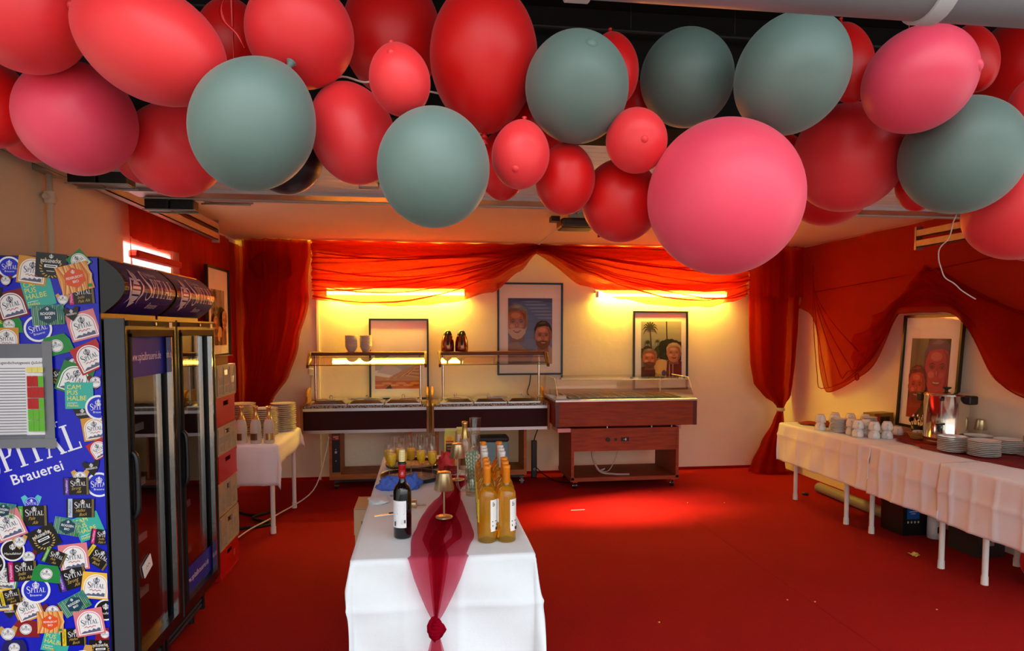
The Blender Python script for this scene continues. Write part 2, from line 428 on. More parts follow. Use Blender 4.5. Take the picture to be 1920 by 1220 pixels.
# front piers beside the opening
struct(box('wall_pier_left', M_wall, XL-.9, XL+.12, YF-.12, YF+.12, -.05, 2.36))
struct(box('wall_pier_right', M_wall, XR-.05, XR+1.2, YF-.12, YF+.12, -.05, 2.36))
struct(box('added_sun_screen', mat('screen_wall_render', (206, 198, 186), .9, var=.08, vs_=3), -3.2, -2.95, -4, YF-.12, -.1, 5.2), 'unseen wall added beside the garage to keep the sun off the balloons', 'wall')  # added out of view only to block the sun from the balloons
# seams of the ceiling boards and back-wall conduit lines
struct(box('trim_2', M_white, 1.235, 1.26, 4.2, YB, ZC-.012, ZC), 'thin white joint strip on the ceiling', 'joint strip')
struct(box('trim_3', M_wall, -1.165, -1.14, YB-.02, YB, 0, ZC), 'plastered cable duct running up the back wall', 'cable duct')
box('skirting', M_carpet, XL, XR, YB-.012, YB, 0, .03)
struct(bpy.data.objects['skirting']); bpy.data.objects['skirting'].name = 'baseboard_back'

# window in the left wall: frame and pane
wn = bpy.data.objects.new('window_1', None); COL.objects.link(wn); struct(wn, 'small white framed window in the left wall behind the voile', 'window')
f = MB(); t = .05
f.box(XL-.045, XL-.005, WY0, WY1, WZ0, WZ0+t).box(XL-.045, XL-.005, WY0, WY1, WZ1-.008, WZ1)
f.box(XL-.045, XL-.005, WY0, WY0+t*.5, WZ0, WZ1).box(XL-.045, XL-.005, WY1-t*.5, WY1, WZ0, WZ1)
f.build('window_frame', M_white, wn)
box('window_pane', thin_glass('window_glass', (.97, .97, .95), .02), XL-.028, XL-.022, WY0, WY1, WZ0, WZ1, wn)
# rolled red cloth across the window
o = MB().box(-.035, .035, 4.74, 5.55, 2.135, 2.188).build('curtain_roll', mat('red_cloth', (190, 14, 16), .8, var=.12), None, bevel=.015, loc=(XL+.045, 0, 0))
tag(o, 'rolled red cloth strip across the bright side window', 'curtain roll')

# old supply pipe on the left wall
o = thing('wall_pipe', 'cream painted pipe with cross tap on the left wall above the fridge', 'pipe', (XL, 3.79, 0))
MB().tube([(.03, 0, 1.7), (.03, 0, 2.5)], .017).build('pipe', M_wall, o)
MB().cyl((.03, -.05, 2.34), (.03, .05, 2.34), .014).cyl((.03, 0, 2.31), (.03, 0, 2.37), .026).build('tap', M_wall, o)
MB().box(0, .07, -.1, .1, 2.46, 2.5).build('clip', M_zinc, o, bevel=.006)

# pipe under the canopy edge
o = thing('drain_pipe', 'thick grey drain pipe running under the canopy edge', 'pipe', (0, 1.2, 2.31))
MB().cyl((.22, 0, 0), (3.4, 0, 0), .062, n=28).build('pipe', mat('grey_pvc', (120, 117, 119), .4, var=.12), o)
MB().cyl((.95, 0, 0), (.985, 0, 0), .069, n=28).build('collar', mat('light_grey_pvc', (186, 183, 184), .4), o)
MB().cyl((.26, 0, 0), (.30, 0, 0), .069, n=28).build('collar', MATS['light_grey_pvc'], o)
MB().box(.955, .98, -.01, .01, .06, .45).build('hanger', M_zinc, o)
MB().box(.27, .29, -.01, .01, .06, .45).build('hanger', M_zinc, o)

# ============================================================ open garage door under the ceiling
gd = thing('garage_door', 'open sectional garage door with pale ribbed panels lying under the ceiling', 'garage door', (0, 0, 2.43))
M_dp = mat('door_panel_paint', (232, 226, 220), .4, var=.04)
for i in range(4):
    y0 = 2.56+i*.341; pm = MB(); n = 5
    for k in range(n):
        a = y0+k*.336/n; pm.box(-1.62, 3.92, a+.003, a+.336/n-.003, 0, .03)
    pm.box(-1.62, 3.92, y0, y0+.336, .008, .035)
    pm.build('door_panel', M_dp, gd, bevel=0)
eb = MB(); eb.box(-1.62, 3.92, 3.93, 4.13, -.012, .04).box(-1.62, 3.92, 3.92, 3.935, -.02, .04)
eb.build('edge_profile', M_alu, gd)
sl = MB()
for k in range(4): sl.box(-1.6, 3.9, 4.135+k*.014, 4.145+k*.014, -.016, .03)
sl.box(-1.6, 3.9, 4.13, 4.19, 0, .03)
sl.build('bottom_seal', mat('ribbed_seal', (190, 185, 178), .5), gd)
MB().tube([(-.33, 3.62, 0), (-.33, 3.62, -.03), (-.23, 3.62, -.03), (-.23, 3.62, 0)], .006).box(-.345, -.315, 3.6, 3.64, -.004, 0).box(-.245, -.215, 3.6, 3.64, -.004, 0).build('handle', M_zinc, gd)
# tracks
def track(name, x, y0, y1, z, label, sx):
    t = thing(name, label, 'door track', (x, 0, z))
    for k, dz in enumerate((0, .085)):
        r = MB(); r.box(-.028, .028, y0, y1, dz, dz+.006).box(-.028, -.022, y0, y1, dz, dz+.055).box(.022, .028, y0, y1, dz, dz+.055)
        r.build('rail', M_zinc, t)
    e = MB(); e.box(-.03, .03, y1-.01, y1+.01, -.02, .17).cyl((0, y1+.01, .0), (0, y1+.03, .0), .012).cyl((0, y1+.01, .1), (0, y1+.03, .1), .012)
    e.build('end_bracket', M_zinc, t)
    for q in (y1-.5, y0+.9): box('hanger', M_zinc, -.02, .02, q, q+.04, .14, ZC-z, t)
    return t
track('door_track', -1.75, 2.6, 6.0, 2.42, 'galvanised overhead door track along the left wall', 1)
track('door_track', 4.08, 2.6, 5.10, 2.34, 'galvanised overhead door track along the right wall', -1)
for (x0, x1, y0, lab, yy) in ((-1.72, -1.45, 3.55, 'black hinge box on the open door beside the left track', .12), (-1.60, -1.33, 4.15, 'black roller box at the far left corner of the open door', .1)):
    o = thing('door_bracket', lab, 'bracket', (x0, y0, 2.372 if y0 < 4 else 2.355))
    MB().box(0, (x1-x0)*.5-.004, 0, yy, 0, .06).build('housing', M_black, o, bevel=.006)
    MB().box((x1-x0)*.5+.004, x1-x0, 0, yy, 0, .06).build('housing', M_black, o, bevel=.006)
    MB().box(-.01, x1-x0+.01, -.004, 0, -.006, .002).box(-.01, x1-x0+.01, yy, yy+.004, -.006, .002).build('flange', M_zinc, o)
o = thing('cable_guide', 'open wire cable guide hanging beside the left door track', 'cable guide', (-1.30, 4.2, 2.40))
w = MB()
for k in range(5): w.tube([(k*.055, 0, 0), (k*.055+.027, .06, .02), (k*.055+.055, 0, 0)], .004, 6)
w.tube([(0, 0, 0), (.28, 0, 0)], .005, 6).tube([(0, .06, .02), (.28, .06, .02)], .005, 6)
w.build('wire', M_zinc, o); box('mount', M_zinc, 0, .03, .03, .09, .02, .06, o)
o = thing('door_opener', 'black ceiling mounted garage door opener motor', 'door opener', (1.02, 5.25, 2.47))
box('motor_housing', M_black, .07, .36, 0, .22, 0, .08, o, bevel=.02)
box('lamp_cover', mat('smoked_cover', (56, 54, 52), .3), .07, .36, -.05, -.002, .005, .06, o, bevel=.015)
box('rail', M_black, 0, .07, .06, .16, .06, .1, o); box('mount', M_zinc, .15, .28, .08, .14, .08, .13, o)
MB().cyl((.40, .1, -.06), (.40, .1, 0), .01).tube([(.40, .1, 0), (.34, .1, .05)], .003).build('pull_knob', mat('red_plastic', (150, 16, 14), .4), o)

# ============================================================ wall lamps
M_tube = emis('warm_tube_glow', (1.0, .70, .07), 90)
def tube_lamp(x0, x1, lab):
    t = thing('tube_lamp', lab, 'lamp', (0, YB, 2.06))
    box('housing', M_white, x0-.02, x1+.02, -.055, 0, .02, .062, t, bevel=.006)
    for x in (x0-.008, x1-.012): box('socket', M_white, x, x+.02, -.11, -.03, -.03, .04, t, bevel=.004)
    MB().cyl((x0, -.08, 0), (x1, -.08, 0), .017, n=12).build('tube', M_tube, t)
tube_lamp(-1.05, .46, 'glowing yellow tube lamp under the voile above the twin hot buffets')
tube_lamp(1.97, 3.53, 'glowing yellow tube lamp under the voile above the chilled counter')

# ============================================================ balloons
def balloon_mat(name, rgb, rough, soft):
    m = mat(name, rgb, rough, var=.05, vs_=3, coat=.0, spec=.4, bump=.02, bs=8)
    b = m.node_tree.nodes['Principled BSDF']
    b.inputs['Subsurface Weight'].default_value = soft; b.inputs['Subsurface Radius'].default_value = (.05, .01, .01); b.inputs['Subsurface Scale'].default_value = .5
    b.inputs['Sheen Weight'].default_value = .22; b.inputs['Sheen Roughness'].default_value = .4
    if name.startswith('teal'): b.inputs['Sheen Tint'].default_value = (.85, 1, .95, 1)
    else: b.inputs['Sheen Tint'].default_value = (1, .55, .62, 1)
    return m
BM = {'coral': balloon_mat('coral_latex', (240, 52, 56), .42, .0), 'red': balloon_mat('red_latex', (214, 16, 14), .42, .0),
      'pink': balloon_mat('pink_latex', (240, 72, 98), .42, .0), 'teal': balloon_mat('teal_latex', (100, 122, 114), .48, 0), 'black': balloon_mat('black_latex', (14, 12, 13), .35, 0)}
def balloon_mesh():
    p = []; n = 36
    for i in range(n+1):
        t = PI*i/n; z = -math.cos(t); r = math.sin(t)
        if z > 0: r *= 1-.10*z*z; z = z*(1+.05*z)
        p.append((max(r, .001), z))
    p[-1] = (.05, 1.05)
    return MB().lathe(p, n=60)
def knot_mesh():
    return MB().lathe([(.045, 1.03), (.04, 1.07), (.07, 1.10), (.05, 1.13), (.03, 1.13), (.075, 1.2), (.09, 1.22), (.02, 1.2)], n=12)
proto = {}
WHERE = {17: 'biggest pink balloon, round and translucent, hanging lowest in the cluster',
 7: 'sage grey balloon wedged between the large egg-shaped red one and a smaller coral one',
 2: 'largest egg-shaped red balloon lying on its side over a pink one',
 11: 'low hanging sage grey balloon in front of the open door edge', 15: 'small coral balloon with a pale tip touching the biggest pink balloon',
 12: 'sage grey balloon whose puckered tip faces out of the garage', 13: 'small coral balloon with pale tip beside the low sage grey balloon',
 21: 'tilted pink balloon with a bright tip under the drain pipe collar', 19: 'large tilted sage grey balloon just under the drain pipe',
 22: 'dark sage balloon tucked under the tilted pink balloon', 20: 'coral balloon between the biggest pink and the dark sage balloon',
 4: 'pink balloon under the largest egg-shaped red balloon', 9: 'small egg-shaped coral balloon with bright tip before a dark red one',
 10: 'tall upright bright red balloon with its knot at the bottom', 6: 'coral balloon hanging by the left wall next to a sage balloon',
 8: 'coral balloon squeezed between two sage grey balloons', 3: 'wide coral balloon beside the curled red ribbon',
 1: 'coral balloon overlapping the largest egg-shaped one near the fridge', 14: 'small orange red balloon hanging below a sage grey balloon',
 5: 'red balloon partly hidden by the pink balloon above the fridge', 25: 'coral balloon hanging in front of the right door track',
 16: 'red balloon half hidden behind the biggest pink balloon', 27: 'coral balloon peeping past the dark sage balloon',
 18: 'dim sage balloon set back in the shade under the soffit', 23: 'slim red balloon behind the large tilted sage one',
 24: 'slim red balloon behind the tilted pink balloon', 28: 'red balloon behind the sage balloon with puckered tip',
 30: 'red balloon behind the small coral balloon with pale tip', 31: 'dark red balloon behind the coral one near the open door edge',
 32: 'black balloon hidden behind the sage grey balloon', 33: 'red balloon behind the coral balloon by the left wall',
 34: 'red balloon low behind the pink balloon above the fridge', 29: 'large dark red balloon in the shade under the soffit',
 26: 'large dark red balloon behind slim ones under the drain pipe', 36: 'dark red balloon deep between the tall red and sage balloons',
 39: 'red balloon behind the coral one at the right door track', 35: 'dark red balloon in the shade behind the curled ribbon',
 38: 'small red balloon mostly hidden by the dark sage balloon', 37: 'small dark red balloon deep behind sage balloons',
 40: 'dark red balloon deep behind the biggest pink balloon'}
# id, colour, centre, half widths, tilt in degrees about the view direction
BAL = [
(17,'pink',0.722,1.550,1.972,0.183,0.188,0),
(7,'teal',-0.378,1.600,2.115,0.133,0.153,-25),
(2,'coral',-0.617,1.660,2.306,0.125,0.188,62),
(11,'teal',0.025,1.550,2.021,0.127,0.142,0),
(15,'coral',0.517,1.600,2.113,0.074,0.082,0),
(12,'teal',0.379,1.650,2.252,0.127,0.143,0),
(13,'coral',0.232,1.600,2.069,0.069,0.083,-8),
(21,'pink',1.267,1.600,2.295,0.128,0.152,-55),
(19,'teal',0.929,1.620,2.301,0.136,0.166,-35),
(22,'teal',1.482,1.700,2.136,0.155,0.175,-48),
(20,'coral',1.314,1.958,2.189,0.165,0.165,0),
(4,'pink',-0.930,1.984,2.225,0.147,0.158,40),
(9,'coral',-0.051,1.600,2.230,0.070,0.085,12),
(10,'red',0.159,1.760,2.355,0.139,0.183,180),
(6,'coral',-0.750,2.193,2.203,0.140,0.143,0),
(8,'coral',-0.179,1.793,2.158,0.108,0.136,20),
(3,'coral',-0.295,1.731,2.375,0.129,0.119,0),
(1,'coral',-0.941,1.782,2.410,0.134,0.140,0),
(14,'red',0.362,1.700,2.038,0.076,0.093,-8),
(5,'red',-1.165,2.029,2.269,0.096,0.123,10),
(25,'coral',1.744,1.771,2.004,0.152,0.138,0),
(16,'red',0.524,1.750,1.997,0.104,0.114,0),
(27,'coral',1.701,1.680,2.249,0.081,0.107,0),
(18,'teal',0.763,1.900,2.384,0.133,0.144,0),
(23,'red',1.202,1.800,2.410,0.068,0.121,0),
(24,'red',1.598,1.800,2.443,0.062,0.103,0),
(28,'red',0.515,1.800,2.358,0.068,0.104,0),
(30,'red',0.215,1.850,2.101,0.066,0.097,0),
(31,'red',1.435,2.248,2.183,0.155,0.157,0),
(32,'black',-0.358,1.853,2.111,0.095,0.102,0),
(33,'red',-0.905,2.374,2.238,0.099,0.109,0),
(34,'red',-1.158,2.207,2.247,0.089,0.091,0),
(29,'red',-0.085,2.000,2.502,0.141,0.181,0),
(26,'red',1.929,1.950,2.486,0.162,0.174,0),
(36,'red',0.330,1.900,2.232,0.091,0.094,0),
(39,'red',1.936,1.923,1.971,0.094,0.102,0),
(35,'red',-0.520,1.950,2.441,0.087,0.116,0),
(38,'red',1.511,1.910,2.095,0.056,0.079,0),
(37,'red',0.673,2.070,2.362,0.057,0.074,0),
(40,'red',1.24,2.2,2.266,.062,.062,0),
]
NOSE = {15: (-.06, -.18), 13: (-.28, -.55), 9: (-.25, .55), 21: (.62, .0), 12: (.08, .5)}
for (i, c, x, y, z, rx, rz, a) in BAL:
    t = thing('balloon', WHERE[i], 'balloon', (x, y, z), 0, 'balloon cluster under the soffit')
    t.rotation_euler = (Matrix.Rotation(math.radians(-a), 3, 'Y') @ Matrix.Rotation(math.radians((-34 if rz/rx < 1.15 else -16) if abs(a) < 90 else 0), 3, 'X')).to_euler()
    if c not in proto:
        proto[c] = (balloon_mesh().build('skin', BM[c], t), knot_mesh().build('knot', BM[c], t)); sk, kn = proto[c]
    else:
        sk, kn = [q.copy() for q in proto[c]]
        for q in (sk, kn): COL.objects.link(q); q.parent = t
    sk.scale = (rx, rx, rz); kn.scale = (rx, rx, rz)
    if i in NOSE:
        u, v = NOSE[i]; d = Vector((u, -math.sqrt(max(.05, 1-u*u-v*v)), v)); d = t.rotation_euler.to_matrix().transposed() @ d; q = Vector((d.x*rx, d.y*rx, d.z*rz))
        MB().lathe([(.12, -.02), (.105, .015), (.07, .04), (.03, .055), (.001, .058)], n=14).build('nose', BM[c], t, loc=q*.985, rot=d.to_track_quat('Z', 'Y').to_euler()).scale = (rx*1.1,)*3
# ribbons and cords that hold the cluster
M_rib = mat('red_ribbon', (196, 22, 18), .3)
def ribbon(pts, lab, wd=.006):
    P_ = smoothpath(pts, 8); m = MB(); vs = []
    for k, p in enumerate(P_):
        a = k*.12; vs += [p+Vector((math.cos(a), math.sin(a)*.4, 0))*wd, p-Vector((math.cos(a), math.sin(a)*.4, 0))*wd]
    m.add(vs, [(2*i, 2*i+1, 2*i+3, 2*i+2) for i in range(len(P_)-1)], True)
    tag(m.build('ribbon', M_rib, solid=.0012), lab, 'ribbon', 'balloon ribbons')
ribbon([(-.455, 1.72, 2.76), (-.452, 1.72, 2.5), (-.448, 1.72, 2.22)], 'straight red ribbon running down behind the sage balloon')
ribbon([(-.42, 1.7, 2.5), (-.44, 1.7, 2.46), (-.47, 1.7, 2.42), (-.465, 1.7, 2.385), (-.435, 1.7, 2.355), (-.42, 1.7, 2.325)], 'curled loose end of red ribbon beside the wide coral balloon')
ribbon([(1.318, 1.72, 2.76), (1.318, 1.71, 2.5), (1.310, 1.70, 2.43)], 'short red ribbon above the tilted pink balloon')
tag(MB().tube(smoothpath([(-.27, 1.86, 2.26), (-.22, 1.85, 2.32), (-.15, 1.85, 2.31), (-.1, 1.86, 2.33), (-.03, 1.87, 2.31), (.05, 1.88, 2.3)], 6), .003, 6).build('cord', mat('pale_cord', (206, 196, 180), .6)), 'pale cord strung between the balloons', 'cord')
nl = MB()
for k in range(9):
    x = -1.15+k*.37
    nl.tube([(x, 2.24, 2.77), (x, 2.24, 2.66)], .0025, 5)
nl.tube([(-1.3, 2.24, 2.66), (2.1, 2.24, 2.66)], .006, 6)
tag(nl.build('balloon_line', M_cord), 'dark line behind the balloon cluster holding it to the soffit', 'line')
tag(MB().tube(smoothpath([(3.46, 4.02, 2.36), (3.42, 4.0, 2.26), (3.355, 4, 2.19), (3.35, 4, 2.12), (3.37, 4, 2.06), (3.40, 4, 2.0), (3.47, 4, 1.96), (3.52, 4, 1.92), (3.58, 4, 1.885), (3.63, 4, 1.86)], 5), .004, 6).build('wire_string', mat('pale_string', (232, 226, 220), .6)),
    'pale loose string dangling from the open door near the right wall', 'string')
MB().tube([(3.46, 4.02, 2.36), (3.5, 4.03, 2.43)], .004, 6).build('knot', MATS['pale_string'], bpy.data.objects['wire_string'])

# ============================================================ voile curtains
def cloth(name, fn, nu, nv, m, lab, parent=None, skip=None, cat='curtain', group='red voile drapery'):
    o = MB().grid(fn, nu, nv, skip=skip).build(name, m, parent)
    if parent is None: tag(o, lab, cat, group)
    return o
def left_sheet(u, v):
    y = 4.66+u*2.86; zt = 2.56-.03*math.sin(u*9); zb = .62
    z = zt+(zb-zt)*v
    x = XL+.055+.018*math.sin(y*42+math.sin(z*3)*1.2)*(.3+.7*v)+.012*math.sin(y*17+z*2)
    return (x, y+.03*math.sin(z*2.2)*v-.03*(1-v)*(u < .02), z)
def win_hole(u, v):
    y = 4.66+u*2.86; z = 2.56-1.94*v
    return WY0+.0 < y < WY1-.0 and 1.6 < z < WZ1+.01
cloth('voile_curtain', left_sheet, 150, 60, V_wall, 'red voile hung flat over the left wall with an opening at the window', skip=win_hole)
# corner drape, three hanging layers gathered to the lower left
cd = thing('corner_drape', 'dark red voile gathered in the back left corner above the plate table', 'curtain', (-1.6, 7.25, 0), group='red voile drapery')
for k, (xl, dy, m) in enumerate(((-1.86, 0, V_dark), (-1.82, -.10, V_dark), (-1.84, .10, V_wall))):
    def fn(u, v, k=k, xl=xl, dy=dy):
        z = 2.585+(.62-2.585)*v
        xr = lerp([0, .3, .55, .72, .86, 1], [-1.17, -1.20, -1.30, -1.42, -1.58, -1.66], v)-.02*k
        x = xl+(xr-xl)*u
        fold = .026*math.sin(u*26+k*1.3+.8*math.sin(v*3))*(1-.3*v)+.008*math.sin(u*61+k)
        return (x+1.6+.01*math.sin(v*20+u*7), dy+fold-.06*math.sin(PI*u)*(1-v)+.25*(1-u)*.0, z)
    cloth('voile_layer', fn, 60, 40, m, '', cd)
def knotfn(u, v):
    a = u*2*PI; r = .14+.03*math.sin(a*3+v*5)
    return (.05+r*1.5*math.cos(a)*math.sin(PI*(.1+.85*v)), -.1+.5*r*math.sin(a), 2.44-.30*v+.05*math.sin(a*2))
cloth('gathered_top', knotfn, 28, 10, V_dark, '', cd)
# swags over the lamps
def swag(name, x0, x1, lab, gather_right, tops, bots, seed):
    t = thing(name, lab, 'curtain', (0, 7.33, 0), group='red voile drapery')
    def layer(zt, zb, dy, amp, ph, nf):
        def fn(u, v):
            x = x0+(x1-x0)*u
            g = u if gather_right else 1-u
            a = lerp([0, .25, .5, .75, 1], zt, u); b = lerp([0, .2, .4, .6, .8, .93, 1], zb, u)
            vv = v+.04*math.sin(u*5+v*6+ph)*v*(1-v)
            z = a+(b-a)*vv
            f = amp*math.sin(vv*nf*2*PI+1.5*math.sin(u*4+ph)+ph)*(.35+.65*math.sin(PI*min(1, .15+g*.85)))
            bulge = -.11*math.sin(PI*min(1, .08+.92*(1-abs(2*u-1))))*(.4+.6*v)
            return (x+.008*math.sin(v*30), dy+f+bulge*.6, z+.006*math.sin(u*40+v*9+ph))
        return fn
    cloth('voile_layer', layer(tops, bots, 0, .018, .4, 4.5), 70, 44, V_lamp, '', t)
    mid = [a+(b-a)*.72 for a, b in zip([lerp([0, .25, .5, .75, 1], tops, q) for q in (0, .2, .4, .6, .8, .93, 1)], bots)]
    cloth('voile_layer', layer(tops, mid, -.05, .016, 2.1, 5), 70, 30, V_lamp, '', t)
    up = [lerp([0, .25, .5, .75, 1], tops, q)-(.16 if .1 < q < .95 else .10) for q in (0, .2, .4, .6, .8, .93, 1)]
    cloth('gathered_edge', layer(tops, up, -.07, .02, 1., 3), 70, 16, V_wall, '', t)
    # long folds running to the gathering point
    fm = MB()
    for k in range(9):
        s0 = .2+.75*k/8
        pts = []
        for q in range(15):
            u = q/14; a = lerp([0, .25, .5, .75, 1], tops, u); b = lerp([0, .2, .4, .6, .8, .93, 1], bots, u)
            g = u if gather_right else 1-u
            sag = s0*(1-.55*g**2)+.12*math.sin(PI*u)*math.sin(k*2.3+seed)
            pts.append((x0+(x1-x0)*u, -.13-.03*math.sin(k*3)+.07*abs(2*u-1), a+(b-a)*min(.98, sag)))
        fm.tube(pts, [.004+.005*abs(math.sin(k+q*.5)) for q in range(15)], 5)
    fm.build('fold', V_wall, t)
    return t
swag('voile_swag', -1.165, 1.235, 'red voile swag lit by the tube lamp above the hot buffets', True,
     [2.6, 2.597, 2.594, 2.592, 2.597], [1.985, 1.93, 1.915, 1.95, 2.07, 2.30, 2.50], 1)
swag('voile_swag', 1.235, 3.705, 'red voile swag lit by the tube lamp above the chilled counter', False,
     [2.597, 2.592, 2.594, 2.597, 2.6], [2.50, 2.16, 2.0, 1.93, 1.92, 1.98, 2.05], 5)
# corner drape on the right, tied low with a ring
dr = thing('tied_drape', 'red voile drape tied with a beige ring in the back right corner', 'curtain', (4.0, 7.25, 0), group='red voile drapery')
ZR = [0.02, .12, .35, .6, .74, .80, .9, 1.05, 1.3, 1.7, 2.0, 2.3, 2.57]
RR = [.24, .21, .15, .07, .035, .06, .17, .24, .275, .295, .30, .30, .30]
XC = [-.04, -.03, .02, .08, .10, .10, .06, .01, .0, .0, 0, 0, 0]
def tubefn(k, rs):
    def fn(u, v):
        z = .02+2.55*v; a = u*2*PI
        r = lerp(ZR, RR, z)*rs; x = lerp(ZR, XC, z)
        w = 1+.10*math.sin(a*7+k)+.04*math.sin(a*13+z*.7+k)
        return (x+r*w*math.cos(a)*(1.0), .62*r*w*math.sin(a)-.02, z)
    return fn
cloth('voile_layer', tubefn(0, .88), 84, 60, V_dark, '', dr)
cloth('voile_layer', tubefn(2, .45), 40, 40, V_dark, '', dr)
MB().lathe([(.04, -.02), (.05, -.012), (.05, .012), (.04, .02)], (.10, -.02, .74), 16).build('tie_ring', mat('beige_ring', (214, 190, 150), .4), dr)
def headfn(u, v):
    return (-.30+.485*u, -.29+.02*math.sin(u*22)+.01*math.sin(u*47), 2.575-.56*v+.015*math.sin(u*9)*v)
cloth('valance', headfn, 50, 10, V_dark, '', dr)
# right wall: sheet with scalloped lower edge
Rs = thing('voile_sheet', 'red voile swagged along the right wall around the framed photo', 'curtain', (4.23, 0, 0), group='red voile drapery')
EY = [2.5, 3.4, 4.17, 4.40, 4.62, 4.80, 5.02, 5.36, 5.45, 5.76, 6.07, 6.40, 6.56, 6.60, 6.79, 7.0]
EZ = [1.3, 1.05, 1.16, 1.256, 1.55, 1.77, 1.80, 1.80, 1.78, 1.34, 1.16, 1.03, 1.0, 1.05, 1.75, 1.9]
def rsheet(u, v):
    y = 2.6+u*4.48; zt = 2.575; zb = spl(EY, EZ, y)
    pk = math.exp(-((y-5.05)/.5)**2)
    z = zt+(zb-zt)*v
    return (-.02+.02*math.sin(v*14+y*3)*v-.03*pk*v+.012*math.sin(y*9+z*6), y, z)
cloth('voile_layer', rsheet, 130, 40, V_wall, '', Rs)
def scallop(ya, yb, yc, zc, zl, k):
    """a swag hanging from the gathering point (yc, zc) to both sides"""
    def fn(u, v):
        y = ya+(yb-ya)*u
        e = abs((y-yc)/((ya-yc) if (y-yc)*(ya-yc) > 0 else (yb-yc)))
        top = zc+(zl[0]-zc)*(1-(1-e)**1.6)
        bot = min(spl(EY, EZ, y)+.05, top-.03)
        return (-.05+.015*math.sin(v*16+k)+.01*math.sin(u*30), y, top+(bot-top)*v)
    return fn
cloth('voile_layer', scallop(4.62, 5.78, 5.14, 2.22, (1.80,), 0), 50, 16, V_dark, '', Rs)
cloth('voile_layer', scallop(3.4, 6.05, 5.14, 2.20, (1.62,), 2), 70, 20, V_wall, '', Rs)
fm = MB()
for k, (yy, zz) in enumerate(((6.60, 1.05), (6.42, 1.1), (6.2, 1.25), (6.0, 1.35), (5.85, 1.55))):
    pts = [(-.06-.005*k, 6.76-.01*k, 2.35-.04*k)]
    for q in range(1, 12):
        t_ = q/11; pts.append((-.06-.01*math.sin(t_*3), 6.76+(yy-6.76)*t_**1.5, 2.35-.04*k+(zz-2.35)*t_))
    for q in range(1, 10):
        t_ = q/9; pts.append((-.07, yy+(5.42-yy)*t_, zz-.05*math.sin(PI*t_)*(1 if k < 3 else .5)+(1.80-zz)*t_**1.7))
    fm.tube(smoothpath(pts, 2), .0045, 5)
for k in range(5):
    fm.tube([(-.06, 5.0-.3*q/8*(k+1), 2.16-(.18+.11*k)*q/8-.06*math.sin(PI*q/8)) for q in range(9)], .006, 5)
fm.tube([(-.045, 6.75, 2.07), (-.045, 5.6, 2.12), (-.045, 4.4, 2.20), (-.045, 2.7, 2.29)], .005, 5)
fm.tube([rsheet(q/130, .995) for q in range(126)], .0035, 5)
fm.build('fold', V_dark, Rs)
MB().tube([(-.075+.0*a, 5.95+.028*math.cos(a), 1.205+.03*math.sin(a)) for a in [2*PI*i/14 for i in range(15)]], .008, 6).build('rosette', V_dark, Rs)

# ============================================================ drinks fridges
M_fbody = mat('fridge_black', (20, 20, 22), .35, var=.1)
M_fgrey = mat('door_edge_grey', (60, 64, 68), .45, var=.08)
M_finside = mat('fridge_inside', (58, 50, 46), .5)
M_fglass = thin_glass('fridge_glass', (.80, .78, .76), .10, .015)
M_wrap = mat('blue_wrap', (8, 22, 190), .25, var=.04)
M_bronze = mat('bronze_frame', (24, 22, 19), .65, 0, var=.1, spec=.2)
BLUE = (18, 44, 200)
def sign_curve(v):
    """v from 0 at the bottom to 1 at the top of the bulging sign: (x, z)"""
    a = math.radians(-62+124*v)
    return (.012+.155*(math.cos(a)-math.cos(math.radians(62)))/(1-math.cos(math.radians(62)))*.52, 1.722+.21*v)
def slice_bands(q, cuts):
    """cut the print along horizontal lines so that it can follow a curved face"""
    V, F_, I = [], [], []
    def half(P_, lim, keep_below):
        out = []
        for a, b in zip(P_, P_[1:]+P_[:1]):
            ia, ib = (a[1] <= lim, b[1] <= lim) if keep_below else (a[1] >= lim, b[1] >= lim)
            if ia: out.append(a)
            if ia != ib:
                t = (lim-a[1])/(b[1]-a[1]); out.append(tuple(a[j]+(b[j]-a[j])*t for j in range(3)))
        return out
    for f_, c in zip(q.f, q.ink):
        P_ = [q.v[i] for i in f_]
        for lo, hi in zip(cuts[:-1], cuts[1:]):
            if max(p[1] for p in P_) <= lo or min(p[1] for p in P_) >= hi: continue
            R2 = half(P_, hi, True)
            if len(R2) > 2: R2 = half(R2, lo, False)
            if len(R2) > 2: F_.append([len(V)+i for i in range(len(R2))]); V += R2; I.append(c)
    q.v, q.f, q.ink = V, F_, I; q.mi = [0]*len(F_); q.sm = [False]*len(F_)
